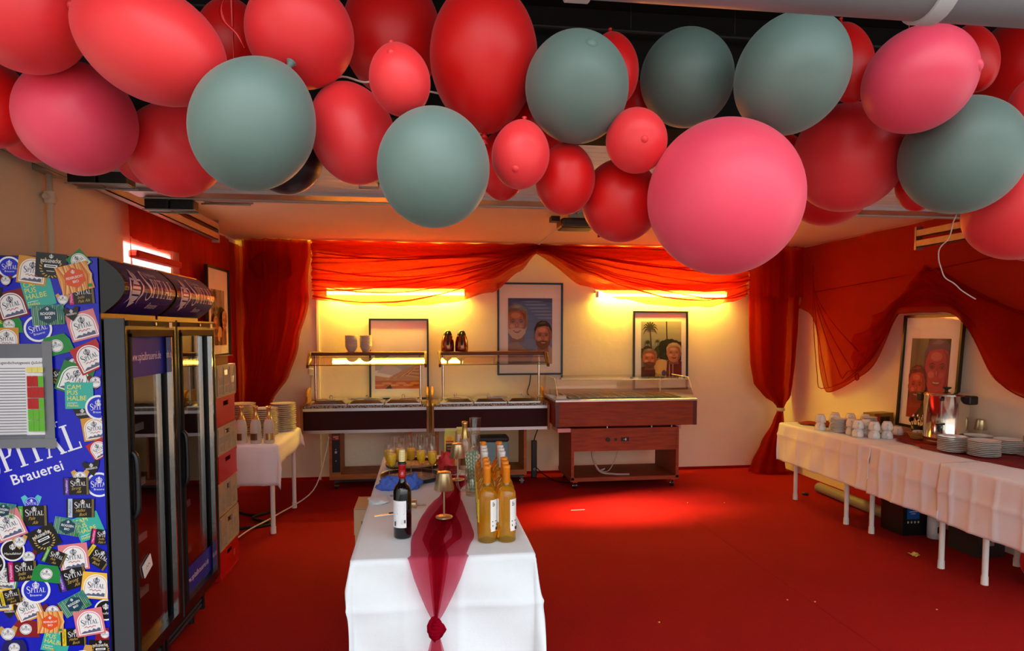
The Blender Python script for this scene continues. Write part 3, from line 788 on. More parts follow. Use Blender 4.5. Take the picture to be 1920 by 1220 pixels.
def make_fridge(label, y0, wd, url_top):
    F_ = thing('drinks_fridge', label, 'fridge', (-1.26, y0, 0), 0, 'glass door fridges')
    d = .64
    box('side_panel', M_fbody, -d, 0, 0, .025, .06, 1.94, F_)
    box('side_panel', M_fbody, -d, 0, wd-.025, wd, .06, 1.94, F_)
    box('back_panel', M_finside, -d, -d+.03, .025, wd-.025, .06, 1.94, F_)
    box('top_panel', M_fbody, -d+.03, 0, .025, wd-.025, 1.70, 1.94, F_)
    bs = box('base', M_fbody, -d+.03, -.03, .025, wd-.025, .05, .24, F_)
    for k in range(5): box('grille_slat', M_fgrey, -.035, -.008, .03, wd-.03, .085+k*.028, .097+k*.028, bs)
    for k in range(5):
        sh = MB(); z = .42+k*.26
        sh.box(-d+.04, -.06, .03, wd-.03, z, z+.008).box(-.066, -.055, .03, wd-.03, z-.012, z+.022)
        sh.build('shelf', mat('shelf_grey', (206, 200, 196), .4), F_)
    # strip of shelf slots on the back
    sr = box('slot_rail', M_finside, -d+.03, -d+.034, wd*.5-.035, wd*.5+.035, .30, 1.60, F_)
    for k in range(13): box('slot', M_steel, -d+.034, -d+.038, wd*.5-.03, wd*.5+.03, .34+k*.1, .352+k*.1, sr)
    for yy in (.06, wd-.06):
        for xx in (-d+.08, -.06): MB().cyl((xx, yy, 0), (xx, yy, .055), .02).build('foot', M_black, F_)
    # sign box
    sb = MB(); n = 14; prof = [(-.05, 1.94), (-.05, 1.712)]+[sign_curve(k/n) for k in range(n+1)]
    sb.prism(prof, lambda a, b, h: (a, h, b), 0, wd)
    sg = sb.build('sign_box', M_blackm, F_)
    pr = PR(.0005); W_ = wd-.05
    BG = (40, 22, 104)
    pr.T = None
    def bg(u, v): return (u*W_, v*.21, 0)
    pr.c = lin(BG); pr.grid(bg, 1, 14)
    ew = .30*W_
    pr.emblem(.17*W_, .105, .155, (238, 214, 214), BG)
    pr.text('Regensburger', .60*W_, .165, .024, (238, 214, 214), xs=.8)
    hh = .058; pr.spital(.33*W_, .072, .62*W_/3.78, (238, 214, 214))
    pr.text('Brauerei', .62*W_, .026, .036, (238, 214, 214), shear=.25, xs=.85)
    slice_bands(pr, [.21*k/14 for k in range(15)])
    vs2 = []
    for (u, v, w) in pr.v:
        x, z = sign_curve(min(1, max(0, v/.21)))
        vs2.append((x+.0012+w, .025+u, z))
    pr.v = vs2
    pr.done('sign_print', sg, .28)
    # door
    D = MB(); t = .05; zb, zt = .25, 1.70
    D.box(.012, .088, 0, t, zb, zt).box(.012, .088, wd-t, wd, zb, zt).box(.012, .088, t, wd-t, zt-.075, zt).box(.012, .088, t, wd-t, zb, zb+t)
    dr_ = D.build('door', M_blackm, F_)
    e = MB(); e.box(.012, .086, -.004, 0, zb, zt).build('door_edge', M_fgrey, dr_)
    b = MB()
    b.box(.088, .094, t-.02, t-.004, zb+t, zt-.06).box(.088, .094, wd-t+.004, wd-t+.02, zb+t, zt-.06).box(.088, .094, t-.02, wd-t+.02, zt-.075, zt-.045).box(.088, .096, .01, wd-.01, zt-.03, zt-.008)
    b.build('inner_trim', M_bronze, dr_)
    s_ = MB()
    s_.box(.07, .092, wd-t-.02, wd-t-.006, zb+t, zt-.08).build('glazing_bar', M_chrome, dr_)
    box('glass_pane', M_fglass, .05, .056, t, wd-t, zb+t, zt-.075, dr_)
    MB().cyl((.094, wd*.5, zt-.02), (.104, wd*.5, zt-.02), .008).build('lock', M_chrome, dr_)
    box('label_plate', mat('silver_label', (206, 204, 198), .4), .096, .097, wd-.10, wd-.065, zt-.036, zt-.012, dr_)
    h_ = MB()
    h_.tube(smoothpath([(.088, .03, 1.16), (.105, .026, 1.13), (.108, .026, 1.0), (.105, .026, .92), (.088, .03, .89)], 5), .011, 8)
    h_.build('handle', M_black, dr_)
    gw = wd-2*t
    p = PR(.0003)
    if url_top:
        p.rect(gw/2, -.085, gw, .17, (30, 26, 140)); p.fitted('www.spitalbrauerei.de', gw/2, -.10, gw*.76, .05, (236, 220, 226)); zz = zt-.076
    else:
        p.rect(gw/2, .07, gw, .14, (30, 26, 140)); p.fitted('www.spitalbrauerei.de', gw/2, .055, gw*.78, .045, (236, 220, 226)); zz = zb+t+.002
    p.done('door_banner', dr_, .6, loc=(.0565, t, zz), rot=FACE_AISLE)
    return F_
fr1 = make_fridge('black glass door fridge whose side is covered in beer label stickers', 2.82, .54, True)
fr2 = make_fridge('black glass door fridge next to the crate stack, web address along its foot', 3.385, .57, False)
# printed wrap on the near side: blue ground, large lettering, label stickers
wrap = box('side_wrap', M_wrap, -.64, -.004, -.004, 0, .06, 1.935, fr1)
lt = PR(.0002)
ang = math.radians(18)
lt.spital(-.46, 1.067, .105, (240, 240, 246), ang)
lt.text('Brauerei', -.245, 1.075, .058, (240, 240, 246), math.radians(17), bold=.012)
lt.text('Regensburger', -.40, 1.20, .045, (240, 240, 246), ang, al='l')
lt.done('wrap_lettering', wrap, .3, loc=(0, -.0045, 0), rot=FACE_CAM)
WH, INK = (244, 242, 240), (30, 36, 70)
GOLD = (206, 170, 84)
def sticker(kind, q):
    """draw a label in unit size, centre at the origin; the second letter picks the colour"""
    k = kind[0] if kind not in ('rk', 'rb', 'fl', 'ch', 'gt', 'rt', 'dt') else kind
    if k == 'b':
        q.ell(0, 0, .5, .5, WH, 28); q.ell(0, 0, .42, .42, BLUE, 28); q.emblem(0, .2, .28, WH, BLUE); q.spital(-.33, -.08, .175, WH); q.text('Brauerei', 0, -.22, .12, WH)
    elif k == 'k':
        q.ell(0, 0, .5, .5, WH, 28); q.ell(0, 0, .43, .43, (16, 15, 16), 28); q.emblem(0, .16, .3, WH, (16, 15, 16)); q.fitted('Manufaktur', 0, -.2, .7, .16, WH, shear=.2)
    elif k == 'a':
        c = {'g': (214, 150, 52), 'n': (22, 128, 52), 'm': (128, 16, 30), 'p': (226, 128, 134), 'r': (186, 30, 36), 'y': (244, 190, 60)}[kind[1]]
        q.rect(0, 0, 1, 1, c)
        def arch(r, y0, h): return [(-r, y0), (r, y0)]+[(r*math.cos(t), h+r*math.sin(t)) for t in [PI*i/14 for i in range(15)]]
        q.poly(arch(.43, -.44, .0), WH); q.poly(arch(.39, -.40, .0), c); q.poly(arch(.365, -.385, .0), WH)
        q.emblem(0, .2, .26, INK, WH); q.spital(-.30, -.08, .158, INK)
        q.stroke([(-.2, -.18), (-.12, -.14), (-.08, -.2), (0, -.15), (.06, -.2), (.12, -.15), (.2, -.18)], .025, (196, 40, 60) if kind[1] != 'n' else (30, 120, 60))
        q.poly([(-.34, -.385), (.34, -.385), (.34, -.27), (.26, -.25), (.2, -.31), (.1, -.25), (.04, -.32), (-.06, -.27), (-.1, -.33), (-.22, -.3), (-.3, -.34)], (90, 98, 128))
    elif k == 'm':
        c = {'m': (206, 24, 120), 'g': (74, 168, 50), 'p': (92, 40, 170), 'w': (190, 206, 230), 'y': (232, 204, 40)}[kind[1]]
        q.rect(0, 0, 1, .72, (14, 13, 14)); q.rect(-.36, 0, .15, .72, c); q.text('Manufaktur', -.33, 0, .12, (20, 18, 20) if kind[1] in 'yw' else (240, 225, 235), PI/2)
        q.stroke([(.42, -.36), (.42, .36)], .012, GOLD); q.stroke([(.46, -.36), (.46, .36)], .012, GOLD)
        q.emblem(.08, .25, .18, WH, (14, 13, 14)); q.spital(-.22, .02, .16, WH)
        nm = {'m': ('India', 'Pale Ale'), 'g': ('Pale', 'Ale'), 'p': ('Strong', 'Ale'), 'w': ('Helles', 'Bock'), 'y': ('Helles', 'Bock')}[kind[1]]
        q.text(nm[0], .0, -.14, .17, GOLD, .12, shear=.4, xs=.8); q.text(nm[1], .1, -.29, .17, GOLD, .12, shear=.4, xs=.8)
    elif k == 'n':
        c = {'g': (206, 160, 84), 'm': (104, 14, 30), 'd': (20, 32, 96), 't': (88, 200, 204), 'k': (20, 20, 20)}[kind[1]]
        q.poly([(-.5, .34), (-.3, .46), (-.16, .3), (.16, .3), (.3, .46), (.5, .34), (.34, -.1), (0, -.5), (-.34, -.1)], c)
        if kind[1] == 'k': q.emblem(0, .16, .24, WH, c); q.fitted('ROGGENBOCK', 0, -.08, .62, .16, WH, bold=.01)
        else:
            q.ell(0, 0, .34, .34, WH if kind[1] != 't' else BLUE, 22); q.ring(0, 0, .31, .31, .02, INK if kind[1] != 't' else WH); q.emblem(0, .16, .17, INK if kind[1] != 't' else WH, WH); q.spital(-.26, -.06, .138, INK if kind[1] != 't' else WH)
    elif k in ('gt', 'rt', 'dt'):
        c = {'g': (24, 138, 60), 'r': (140, 18, 30), 'd': (24, 24, 96)}[k[0]]
        q.poly([(-.5, -.3), (.5, -.3), (.46, .12), (.34, .34), (-.3, .34), (-.46, .12)], c)
        q.ell(0, 0, .21, .21, WH, 22); q.ring(0, 0, .19, .19, .012, INK); q.emblem(0, .1, .1, INK, WH); q.spital(-.16, -.04, .085, INK)
    elif k == 'rk':
        q.rect(0, 0, 1, .86, (16, 17, 16))
        for sg in (-1, 1):
            for i in range(9):
                a = math.radians(-80+i*17); x = sg*.33*math.cos(a); y = -.06+.33*math.sin(a); q.ell(x, y, .055, .022, GOLD, 8, a*sg+sg*.5+(PI if sg < 0 else 0))
        q.fitted('ROGGENBOCK', 0, .10, .66, .15, WH, bold=.015); q.rect(0, -.02, .42, .1, WH); q.rect(0, -.02, .32, .035, INK); q.emblem(0, .32, .16, WH, (16, 17, 16))
        q.rect(0, -.19, .26, .02, WH)
    elif k == 'rb':
        q.rect(0, 0, 1, .66, (60, 140, 130))
        for i in range(34): 
            x = -.49+i*.0297; q.stroke([(x, -.33), (x+.02*math.sin(i*3), .33-.1*abs(math.sin(i)))], .014, [(150, 190, 96), (30, 110, 110), (206, 210, 140), (40, 90, 140)][i % 4])
        q.poly([(.3*math.cos(a), .3*math.sin(a)) for a in [PI/6+PI/3*i for i in range(6)]], (12, 66, 84)); q.fitted('ROGGEN', 0, .0, .44, .13, WH, bold=.02); q.text('BIO', 0, -.13, .12, WH, bold=.02); q.emblem(0, .2, .12, WH, (12, 66, 84)); q.rect(.36, -.24, .12, .1, (40, 140, 60))
    elif k == 'fl':
        q.rect(0, 0, 1, .9, (232, 150, 66))
        for i in range(16): q.stroke([(-.5+.06*i, -.45), (-.42+.06*i+.08*math.sin(i), .0), (-.5+.06*i, .45)], .03, [(244, 190, 110), (214, 96, 50), (250, 214, 150)][i % 3])
        q.poly([(.34*math.cos(a), .34*math.sin(a)) for a in [PI/6+PI/3*i for i in range(6)]], (232, 84, 28)); q.fitted('FEDERLEICHT', 0, -.02, .52, .11, WH, bold=.01); q.text('BIO', 0, -.16, .12, WH, bold=.01); q.emblem(0, .2, .14, WH, (232, 84, 28)); q.rect(.38, -.34, .13, .1, (40, 140, 60))
    elif k == 'ch':
        c = (58, 180, 164); y = (244, 226, 84)
        q.rect(0, 0, 1, 1, c)
        for i, s_ in enumerate(('CAM', 'PUS', 'HALBE')): q.text(s_, -.42, .24-i*.21, .25, y, al='l', xs=.95)
        q.rect(-.24, -.28, .34, .018, WH); q.text('Helles', -.42, -.42, .16, y, al='l')
def clip_x(q, lim):
    """cut the print at the panel edge"""
    V, F_, I = [], [], []
    for f_, c in zip(q.f, q.ink):
        P_ = [q.v[i] for i in f_]; out = []
        for a, b in zip(P_, P_[1:]+P_[:1]):
            if a[0] <= lim: out.append(a)
            if (a[0] <= lim) != (b[0] <= lim):
                t = (lim-a[0])/(b[0]-a[0]); out.append(tuple(a[j]+(b[j]-a[j])*t for j in range(3)))
        if len(out) > 2: F_.append([len(V)+i for i in range(len(out))]); V += out; I.append(c)
    q.v, q.f, q.ink = V, F_, I; q.mi = [0]*len(F_); q.sm = [False]*len(F_)
STICK = [('b',-0.320,1.894,0.084,0),('ag',-0.239,1.883,0.106,-8),('rk',-0.170,1.902,0.112,-5),('an',-0.069,1.922,0.068,40),('fl',-0.085,1.856,0.120,15),('nm',-0.332,1.843,0.049,0),('ch',-0.221,1.799,0.110,12),('am',-0.318,1.751,0.106,15),('mm',-0.067,1.790,0.099,4),('ng',-0.132,1.771,0.053,0),('rb',-0.186,1.712,0.118,3),('nk',-0.101,1.717,0.061,10),('ap',-0.064,1.671,0.110,15),('gt',-0.329,1.673,0.099,0),('b',-0.226,1.658,0.103,15),('ag',-0.338,1.619,0.087,0),('gt',-0.161,1.592,0.118,15),('ar',-0.042,1.547,0.110,25),('nd',-0.102,1.520,0.064,0),('mm',-0.164,1.468,0.084,-20),('an',-0.100,1.461,0.120,-20),('nm',-0.024,1.448,0.064,0),('ch',-0.085,1.396,0.104,0),('b',-0.015,1.348,0.099,0),('nk',-0.077,1.324,0.072,5),('ag',-0.034,1.264,0.092,8),('ar',-0.021,1.182,0.072,30),('nk',-0.049,1.108,0.068,10),('ng',-0.092,1.071,0.068,0),('mp',-0.108,1.037,0.095,0),('b',-0.025,1.039,0.099,0),('nt',-0.275,0.972,0.076,0),('mg',-0.275,0.923,0.112,0),('mw',-0.096,0.948,0.104,-2),('rb',-0.376,0.950,0.088,-10),('ap',-0.359,0.890,0.110,20),('rb',-0.147,0.875,0.103,-12),('ch',-0.069,0.872,0.100,20),('rk',-0.235,0.831,0.107,25),('k',-0.349,0.789,0.088,0),('ng',-0.323,0.822,0.061,0),('mm',-0.020,0.829,0.084,-10),('my',-0.041,0.747,0.100,-35),('ap',-0.128,0.751,0.108,5),('mg',-0.201,0.754,0.084,-25),('nm',-0.292,0.759,0.065,0),('mm',-0.318,0.704,0.110,2),('gt',-0.229,0.689,0.108,-10),('an',-0.381,0.677,0.092,-10),('b',-0.272,0.624,0.107,0),('mp',-0.137,0.665,0.116,15),('ay',-0.049,0.632,0.108,-8),('rb',-0.129,0.562,0.108,28),('my',-0.364,0.603,0.080,10),('ag',-0.306,0.552,0.100,20),('k',-0.016,0.530,0.088,0),('nk',-0.370,0.545,0.061,0),('nm',-0.213,0.534,0.076,0),('fl',-0.222,0.493,0.096,0),('ap',-0.077,0.485,0.108,8),('rt',-0.315,0.468,0.104,-5),('ng',-0.380,0.453,0.072,0),('ch',-0.203,0.418,0.100,-15),('my',-0.139,0.427,0.096,0),('rt',-0.021,0.431,0.076,0),('dt',-0.357,0.397,0.096,0),('rk',-0.041,0.372,0.088,0)]
_k = [s_[0] for s_ in STICK]
for i in range(46):      # the wrap goes on towards the wall and the floor
    u, v = (i*.618034) % 1, (i*.754878) % 1
    if i < 30: x_, z_ = -.59+.22*u, 1.86*v+.1
    else: x_, z_ = -.36+.31*u, .12+.22*v
    if -.60 < x_ < -.36 and .98 < z_ < 1.62: continue
    STICK.append((_k[(i*17) % len(_k)], x_, z_, .095+.02*math.sin(i*2.), int(24*math.sin(i*3.1))))
for i, (kd, x, z, w, r) in enumerate(STICK):
    q = PR(.0007); sticker(kd, q); a = math.radians(r); ca, sa = math.cos(a), math.sin(a)
    q.v = [(x+(u*ca-v*sa)*w, z+(u*sa+v*ca)*w, h*w*1.2) for u, v, h in q.v]
    if x+w*.72 > -.006: clip_x(q, -.006)
    if q.f: q.done('sticker', wrap, .3, loc=(0, -.005-(i % 6)*.0011, 0), rot=FACE_CAM)
# notice in a plastic sleeve taped to the fridge side
nt_ = thing('notice_sleeve', 'printed youth protection notice in a clear sleeve taped to the fridge side', 'notice', (-1.45, 2.805, 1.2))
tp = mat('grey_tape', (124, 126, 130), .35)
MB().box(-.22, .0, 0, .002, .0, .40).build('sleeve', mat('sleeve_plastic', (112, 116, 124), .25, var=.05), nt_)
box('tape_strip', tp, -.02, .015, -.002, 0, -.01, .41, nt_); box('tape_strip', tp, -.22, .02, -.0035, -.002, -.005, .03, nt_)
q = PR(.0003)
q.rect(-.105, .195, .21, .30, (240, 240, 242)); q.text('Jugendschutzgesetz (JuSchG)', -.01, .322, .0145, (20, 20, 24), al='r', bold=.01)
for k in range(24): q.rect(-.145, .305-k*.0112, .125, .0028, (120, 120, 126))
for k in range(3):
    x = -.065+k*.021
    q.rect(x, .30, .019, .02, (240, 226, 120))
    for j in range(5): q.rect(x, .255-j*.0435, .019, .041, (186, 16, 16) if (j + (k == 2 and j == 2)) in (0, 2, 1) and not (k == 2 and j in (0,)) else (98, 184, 40))
q.done('notice_print', nt_, .3, loc=(0, -.0005, 0), rot=FACE_CAM)
# small things inside the first fridge
o = thing('drinks_carton', 'light blue drinks carton standing inside the sticker covered fridge', 'carton', (-1.40, 3.02, .949))
box('carton', mat('carton_blue', (70, 150, 190), .4), -.04, .04, -.05, .05, 0, .22, o); box('fold_top', mat('carton_white', (226, 222, 210), .5), -.04, .04, -.004, .004, .22, .25, o)
o = thing('paper_bag', 'cream paper bag leaning behind the glass of the sticker covered fridge', 'paper bag', (-1.36, 2.97, .429))
box('bag', mat('cream_paper', (206, 196, 150), .7), -.03, .03, -.06, .06, 0, .205, o, bevel=.01); box('bag_fold', mat('cream_paper', (206, 196, 150)), -.012, .012, -.058, .058, .205, .222, o)
q = PR(.0003); q.rect(0, .18, .07, .012, (90, 84, 60)); q.rect(0, .11, .06, .012, (90, 84, 60)); q.done('lettering', o, .6, loc=(.0305, 0, 0), rot=FACE_AISLE)
tag(box('price_card', M_white, 0, .003, -.045, .045, -.03, .03, None, loc=(-1.2005, 3.03, .63), rot=(math.radians(20), 0, 0)), 'white handwritten price card stuck on the fridge glass', 'card')
q = PR(.0003); q.stroke([(-.02, -.005), (-.01, .008), (0, -.004), (.01, .007), (.02, -.004)], .003, (60, 60, 70)); q.done('handwriting', bpy.data.objects['price_card'], .5, loc=(.0033, 0, 0), rot=FACE_AISLE)

# ============================================================ crate stack
M_cg = mat('grey_crate_plastic', (178, 166, 140), .5, var=.06)
M_cr = mat('red_crate_plastic', (186, 14, 16), .35, var=.06)
def make_crate(kind, lab, z0, h, dx=0):
    w, d = .30, .42
    t = thing('drinks_crate', lab, 'crate', (-1.49+dx, 4.73, z0), 0, 'stacked drinks crates')
    m = M_cg if kind == 'grey' else M_cr
    def holes(u, v):
        if .36 < u < .64 and .66 < v < .86 and kind != 'two': return True
        if kind == 'grey':
            return .1 < v < .62 and not (.30 < u < .36 or .64 < u < .70) and .05 < u < .95 and int(u*36) % 2 == 0 and int(v*18) % 6 > 0
        return False
    nv, nu = 18, 36
    for (fn, nm) in ((lambda u, v: (w/2, -d/2+d*u, h*v), 'long_wall'), (lambda u, v: (-w/2, -d/2+d*u, h*v), 'long_wall'),
                     (lambda u, v: (-w/2+w*u, -d/2, h*v), 'end_wall'), (lambda u, v: (-w/2+w*u, d/2, h*v), 'end_wall')):
        MB().grid(fn, nu, nv, smooth=False, skip=holes).build(nm, m, t, solid=.008)
    box('crate_floor', m, -w/2, w/2, -d/2, d/2, 0, .006, t)
    r = MB(); e = .006
    for z in (.0, h-.014):
        r.box(w/2, w/2+e, -d/2-e, d/2+e, z, z+.014).box(-w/2-e, -w/2, -d/2-e, d/2+e, z, z+.014).box(-w/2, w/2, -d/2-e, -d/2, z, z+.014).box(-w/2, w/2, d/2, d/2+e, z, z+.014)
    r.build('rim', m, t)
    if kind == 'grey':
        for y in (-d/2, -d*.17, d*.17, d/2-.012): box('rib', m, w/2+.004, w/2+.010, y, y+.012, .0145, h-.0145, t)
    return t
zz = 0
for k, (kd, h, lab) in enumerate((('red', .195, 'red drinks crate on the floor at the bottom of the stack'), ('grey', .225, 'grey slotted crate resting on the lowest red crate'),
                        ('grey', .225, 'grey slotted crate directly under the middle red crate'), ('red', .18, 'red crate in the middle of the stack between grey ones'),
                        ('grey', .19, 'grey slotted crate between two red crates'), ('red', .19, 'topmost red crate in the stack'), ('grey', .21, 'grey slotted crate on top of the stack'))):
    make_crate(kd, lab, zz, h, .004*math.sin(k*2.3)); zz += h+.001
q = PR(.0004); q.ring(0, 0, .018, .026, .004, (236, 214, 206), 4, PI/4, PI/4+2*PI); q.rect(0, 0, .014, .004, (236, 214, 206)); q.done('printed_mark', bpy.data.objects['drinks_crate'], .4, loc=(.1565, .1, .10), rot=FACE_AISLE)
o = thing('cardboard_tray', 'brown cardboard tray lying on the topmost grey crate', 'tray', (-1.47, 4.66, zz))
cb = mat('brown_cardboard', (160, 122, 60), .8)
b = MB(); b.box(-.13, .13, -.15, .15, 0, .004).box(-.13, -.126, -.15, .15, 0, .06).box(.126, .13, -.15, .15, 0, .06).box(-.13, .13, -.15, -.146, 0, .06).box(-.13, .13, .146, .15, 0, .06)
b.build('tray', cb, o); box('flap', cb, .126, .16, -.14, .16, .06, .064, o)

# ============================================================ draped tables
def drape(name, rect, z, ov, m, lab, cat='tablecloth', group=None, res=.03, flare=.10, amp=.012, wav=9., seed=0., hem=0., creases=(), bend=.3):
    """cloth laid over a table: flat on top, hanging at the sides, corners falling in folds"""
    x0, x1, y0, y1 = rect; l, r, fr, bk = ov
    X0, X1, Y0, Y1 = x0-l, x1+r, y0-fr, y1+bk
    nu = max(8, int((X1-X0)/res)); nv = max(8, int((Y1-Y0)/res))
    def fn(u, v):
        a = X0+(X1-X0)*u; b = Y0+(Y1-Y0)*v
        ca, cb_ = min(max(a, x0), x1), min(max(b, y0), y1)
        du, dv = a-ca, b-cb_; d = math.hypot(du, dv)
        if d < 1e-6:
            return (a, b, z+.0015*math.sin(a*9+seed)*math.sin(b*7))
        an = math.atan2(dv, du); s2 = abs(math.sin(2*an))
        out = .006+d*(.03+flare*s2)+amp*math.sin((a+b*1.3)*wav+seed)*min(1, d/.12)*(1-.5*s2)
        for (ax, pos) in creases:
            q = (a if ax == 'x' else b)-pos
            out += .013*math.exp(-abs(q)/.014)*min(1, d/.05)
        out += .010*math.exp(-abs(d-bend)/.014)
        out = max(out, .004)
        return (ca+du/d*out, cb_+dv/d*out, z-max(0, d-.004)*(1-.04*s2))
    o = MB().grid(fn, nu, nv).build(name, m, None, solid=.0015)
    o.modifiers[0].offset = 1
    return tag(o, lab, cat, group)
def table(label, rect, z, legs, top=(226, 224, 220), group=None, lean=0):
    x0, x1, y0, y1 = rect
    t = thing('folding_table', label, 'table', ((x0+x1)/2, (y0+y1)/2, 0), 0, group); cx, cy = (x0+x1)/2, (y0+y1)/2
    box('tabletop', mat('table_board', top, .5), x0-cx+.002, x1-cx-.002, y0-cy+.002, y1-cy-.002, z-.028, z-.003, t, bevel=.006)
    for (x, y) in legs:
        lx, ly = x-cx, y-cy
        lg = MB().cyl((lx-lean*(1 if lx > 0 else -1)*.4, ly, z-.028), (lx, ly, .0), .0185).build('leg', M_white, t)
        MB().cyl((lx, ly, 0), (lx, ly, .055), .0225, .0215).build('foot_cap', M_white, lg)
    fr_ = MB(); fr_.box(x0-cx+.06, x1-cx-.06, y0-cy+.05, y0-cy+.07, z-.06, z-.028).box(x0-cx+.06, x1-cx-.06, y1-cy-.07, y1-cy-.05, z-.06, z-.028)
    fr_.build('apron', M_white, t)
    return t
table('white tube legged table holding plates beside the crate stack', (-1.82, -1.17, 5.5, 6.48), .74, [(-1.23, 5.57), (-1.21, 6.36), (-1.78, 5.57), (-1.78, 6.38)])
drape('tablecloth', (-1.82, -1.17, 5.5, 6.48), .741, (.012, .17, .33, .14), M_damask, 'white cloth with pointed hanging corners on the plate table', res=.03, flare=.16, amp=.008, seed=2, creases=(('x', -1.28), ('x', -1.55)), bend=.11)
# plates
def plate_mesh(r, h):
    return MB().lathe([(.0005, .004), (r*.52, .004), (r*.6, .006), (r*.97, h), (r, h+.0015), (r*.985, h+.003), (r*.94, h), (r*.6, .0095), (r*.52, .0075), (.0005, .0075)], n=36)
PLATES = {}
def plates(x, y, z, r, n, sp, lab, grp, jit=.002):
    for k in range(n):
        if r not in PLATES: o = PLATES[r] = plate_mesh(r, .017).build('plate', M_porc)
        else: o = PLATES[r].copy(); COL.objects.link(o)
        o.location = (x+jit*math.sin(k*2.1+x*9), y+jit*math.cos(k*1.7), z+k*sp); o.rotation_euler = (0, 0, k)
        tag(o, lab, 'plate', grp)
plates(-1.585, 6.03, .742, .125, 15, .0185, 'white dinner plate in the tallest stack on the plate table', 'tall plate stack by the crates')
plates(-1.36, 5.93, .742, .108, 14, .0175, 'white dinner plate in the stack right behind the frosted bottles', 'plate stack behind the bottles')
plates(-1.275, 6.26, .742, .112, 14, .018, 'white dinner plate in the stack at the far end of the plate table', 'plate stack at the table end')
# frosted sparkling-wine bottles
M_frost = mat('frosted_glass', (204, 194, 176), .35, var=.05)
M_gfoil = mat('gold_foil', (222, 190, 110), .25, .8, var=.2, vs_=30)
M_dlabel = mat('brown_gold_label', (110, 70, 34), .4, .3)
def sekt(x, y, z, lab, a=0, m=None, s=1., foil=True):
    t = thing('sparkling_bottle', lab, 'bottle', (x, y, z), a, 'sparkling wine bottles')
    t.scale = (s, s, s)
    MB().lathe([(.0005, 0), (.038, 0), (.043, .006), (.043, .13), (.040, .16), (.030, .195), (.0195, .222), (.0155, .245), (.0145, .285), (.0165, .288), (.0165, .298), (.0135, .30), (.0005, .30)], n=24).build('glass_body', m or M_frost, t)
    if foil: MB().lathe([(.0300, .197), (.0215, .222), (.0170, .245), (.0165, .282), (.019, .287), (.019, .302), (.012, .306), (.0005, .306)], n=20).build('foil', M_gfoil, t)
    lb = MB(); n = 12
    lb.add([(.0437*math.cos(q), .0437*math.sin(q), z_) for z_ in (.03, .085) for q in [-PI*.5-.75+1.5*i/n for i in range(n+1)]], [(i, i+1, n+2+i, n+1+i) for i in range(n)], True)
    lb.build('label', M_dlabel, t)
    return t
sekt(-1.465, 5.585, .742, 'frosted bottle with gold foil next to the crate stack', -.5)
sekt(-1.352, 5.575, .742, 'middle frosted bottle with gold foil in front of the plates', -.3)
sekt(-1.248, 5.57, .742, 'frosted bottle with gold foil at the corner of the plate table', .3)
bpy.data.objects['sparkling_bottle.002'].children[2].data.materials[0] = MATS['gold_foil']
# cables under the plate table
tag(MB().tube(smoothpath([(-.985, 7.06, .56), (-1.0, 6.9, .4), (-1.08, 6.6, .1), (-1.3, 6.0, .032), (-1.42, 5.6, .032), (-1.5, 5.3, .008)], 6), .006, 6).build('white_cable', mat('white_cable', (226, 222, 216), .5)), 'white cable lying on the carpet under the plate table', 'cable')
tag(MB().tube(smoothpath([(-1.75, 6.3, .012), (-1.5, 6.1, .012), (-1.35, 6.25, .012), (-1.5, 6.0, .02), (-1.3, 5.8, .012), (-1.55, 5.7, .012)], 7), .012, 6).build('black_cable', M_cord), 'tangled black cable on the carpet under the plate table', 'cable')

# ============================================================ hot buffets
W_rail = wood('dark_oak_rail', (92, 42, 12), (118, 60, 20), .5, (1, 8, 8))
W_end = wood('light_oak_end', (150, 96, 40), (176, 118, 54), .4, (8, 8, 1.2))
W_base = wood('oak_base', (150, 80, 24), (176, 102, 36), .6, (1.2, 8, 8))
M_fascia = mat('dark_brown_fascia', (52, 6, 3), .55, var=.1, spec=.2)
def granite():
    m = mat('speckled_granite', (70, 50, 40), .25, var=0)
    nt = m.node_tree; mx = [n for n in nt.nodes if n.type == 'MIX'][0]
    vo = nt.nodes.new('ShaderNodeTexVoronoi'); vo.inputs['Scale'].default_value = 160
    tc = [n for n in nt.nodes if n.type == 'TEX_COORD'][0]; nt.links.new(tc.outputs['Object'], vo.inputs['Vector'])
    rp = nt.nodes.new('ShaderNodeValToRGB'); e = rp.color_ramp.elements; e[0].color = (.01, .008, .006, 1); e[1].color = (.55, .42, .30, 1); e[0].position = .3; e[1].position = .75
    sp_ = nt.nodes.new('ShaderNodeSeparateColor'); nt.links.new(vo.outputs['Color'], sp_.inputs[0]); nt.links.new(sp_.outputs[0], rp.inputs[0])
    nt.links.new(rp.outputs[0], nt.nodes['Principled BSDF'].inputs['Base Color']); return m
M_gran = granite()
M_clear = thin_glass('clear_glass', (.96, .97, .94), .05, .01)
M_guard = thin_glass('guard_glass', (.94, .94, .92), .16, .01)
def caster(p, x, y, r, m):
    c = MB(); c.cyl((x-.012, y, r), (x+.012, y, r), r, n=18)
    o = c.build('caster', m, p)
    MB().box(x-.02, x-.014, y-.018, y+.018, r*.7, r*2.2).box(x+.014, x+.02, y-.018, y+.018, r*.7, r*2.2).box(x-.024, x+.024, y-.028, y+.028, r*2.1, r*2.35).build('fork', M_chrome, o)
    MB().cyl((x-.024, y, r), (x+.024, y, r), r*.35, n=12).build('hub', M_chrome, o)
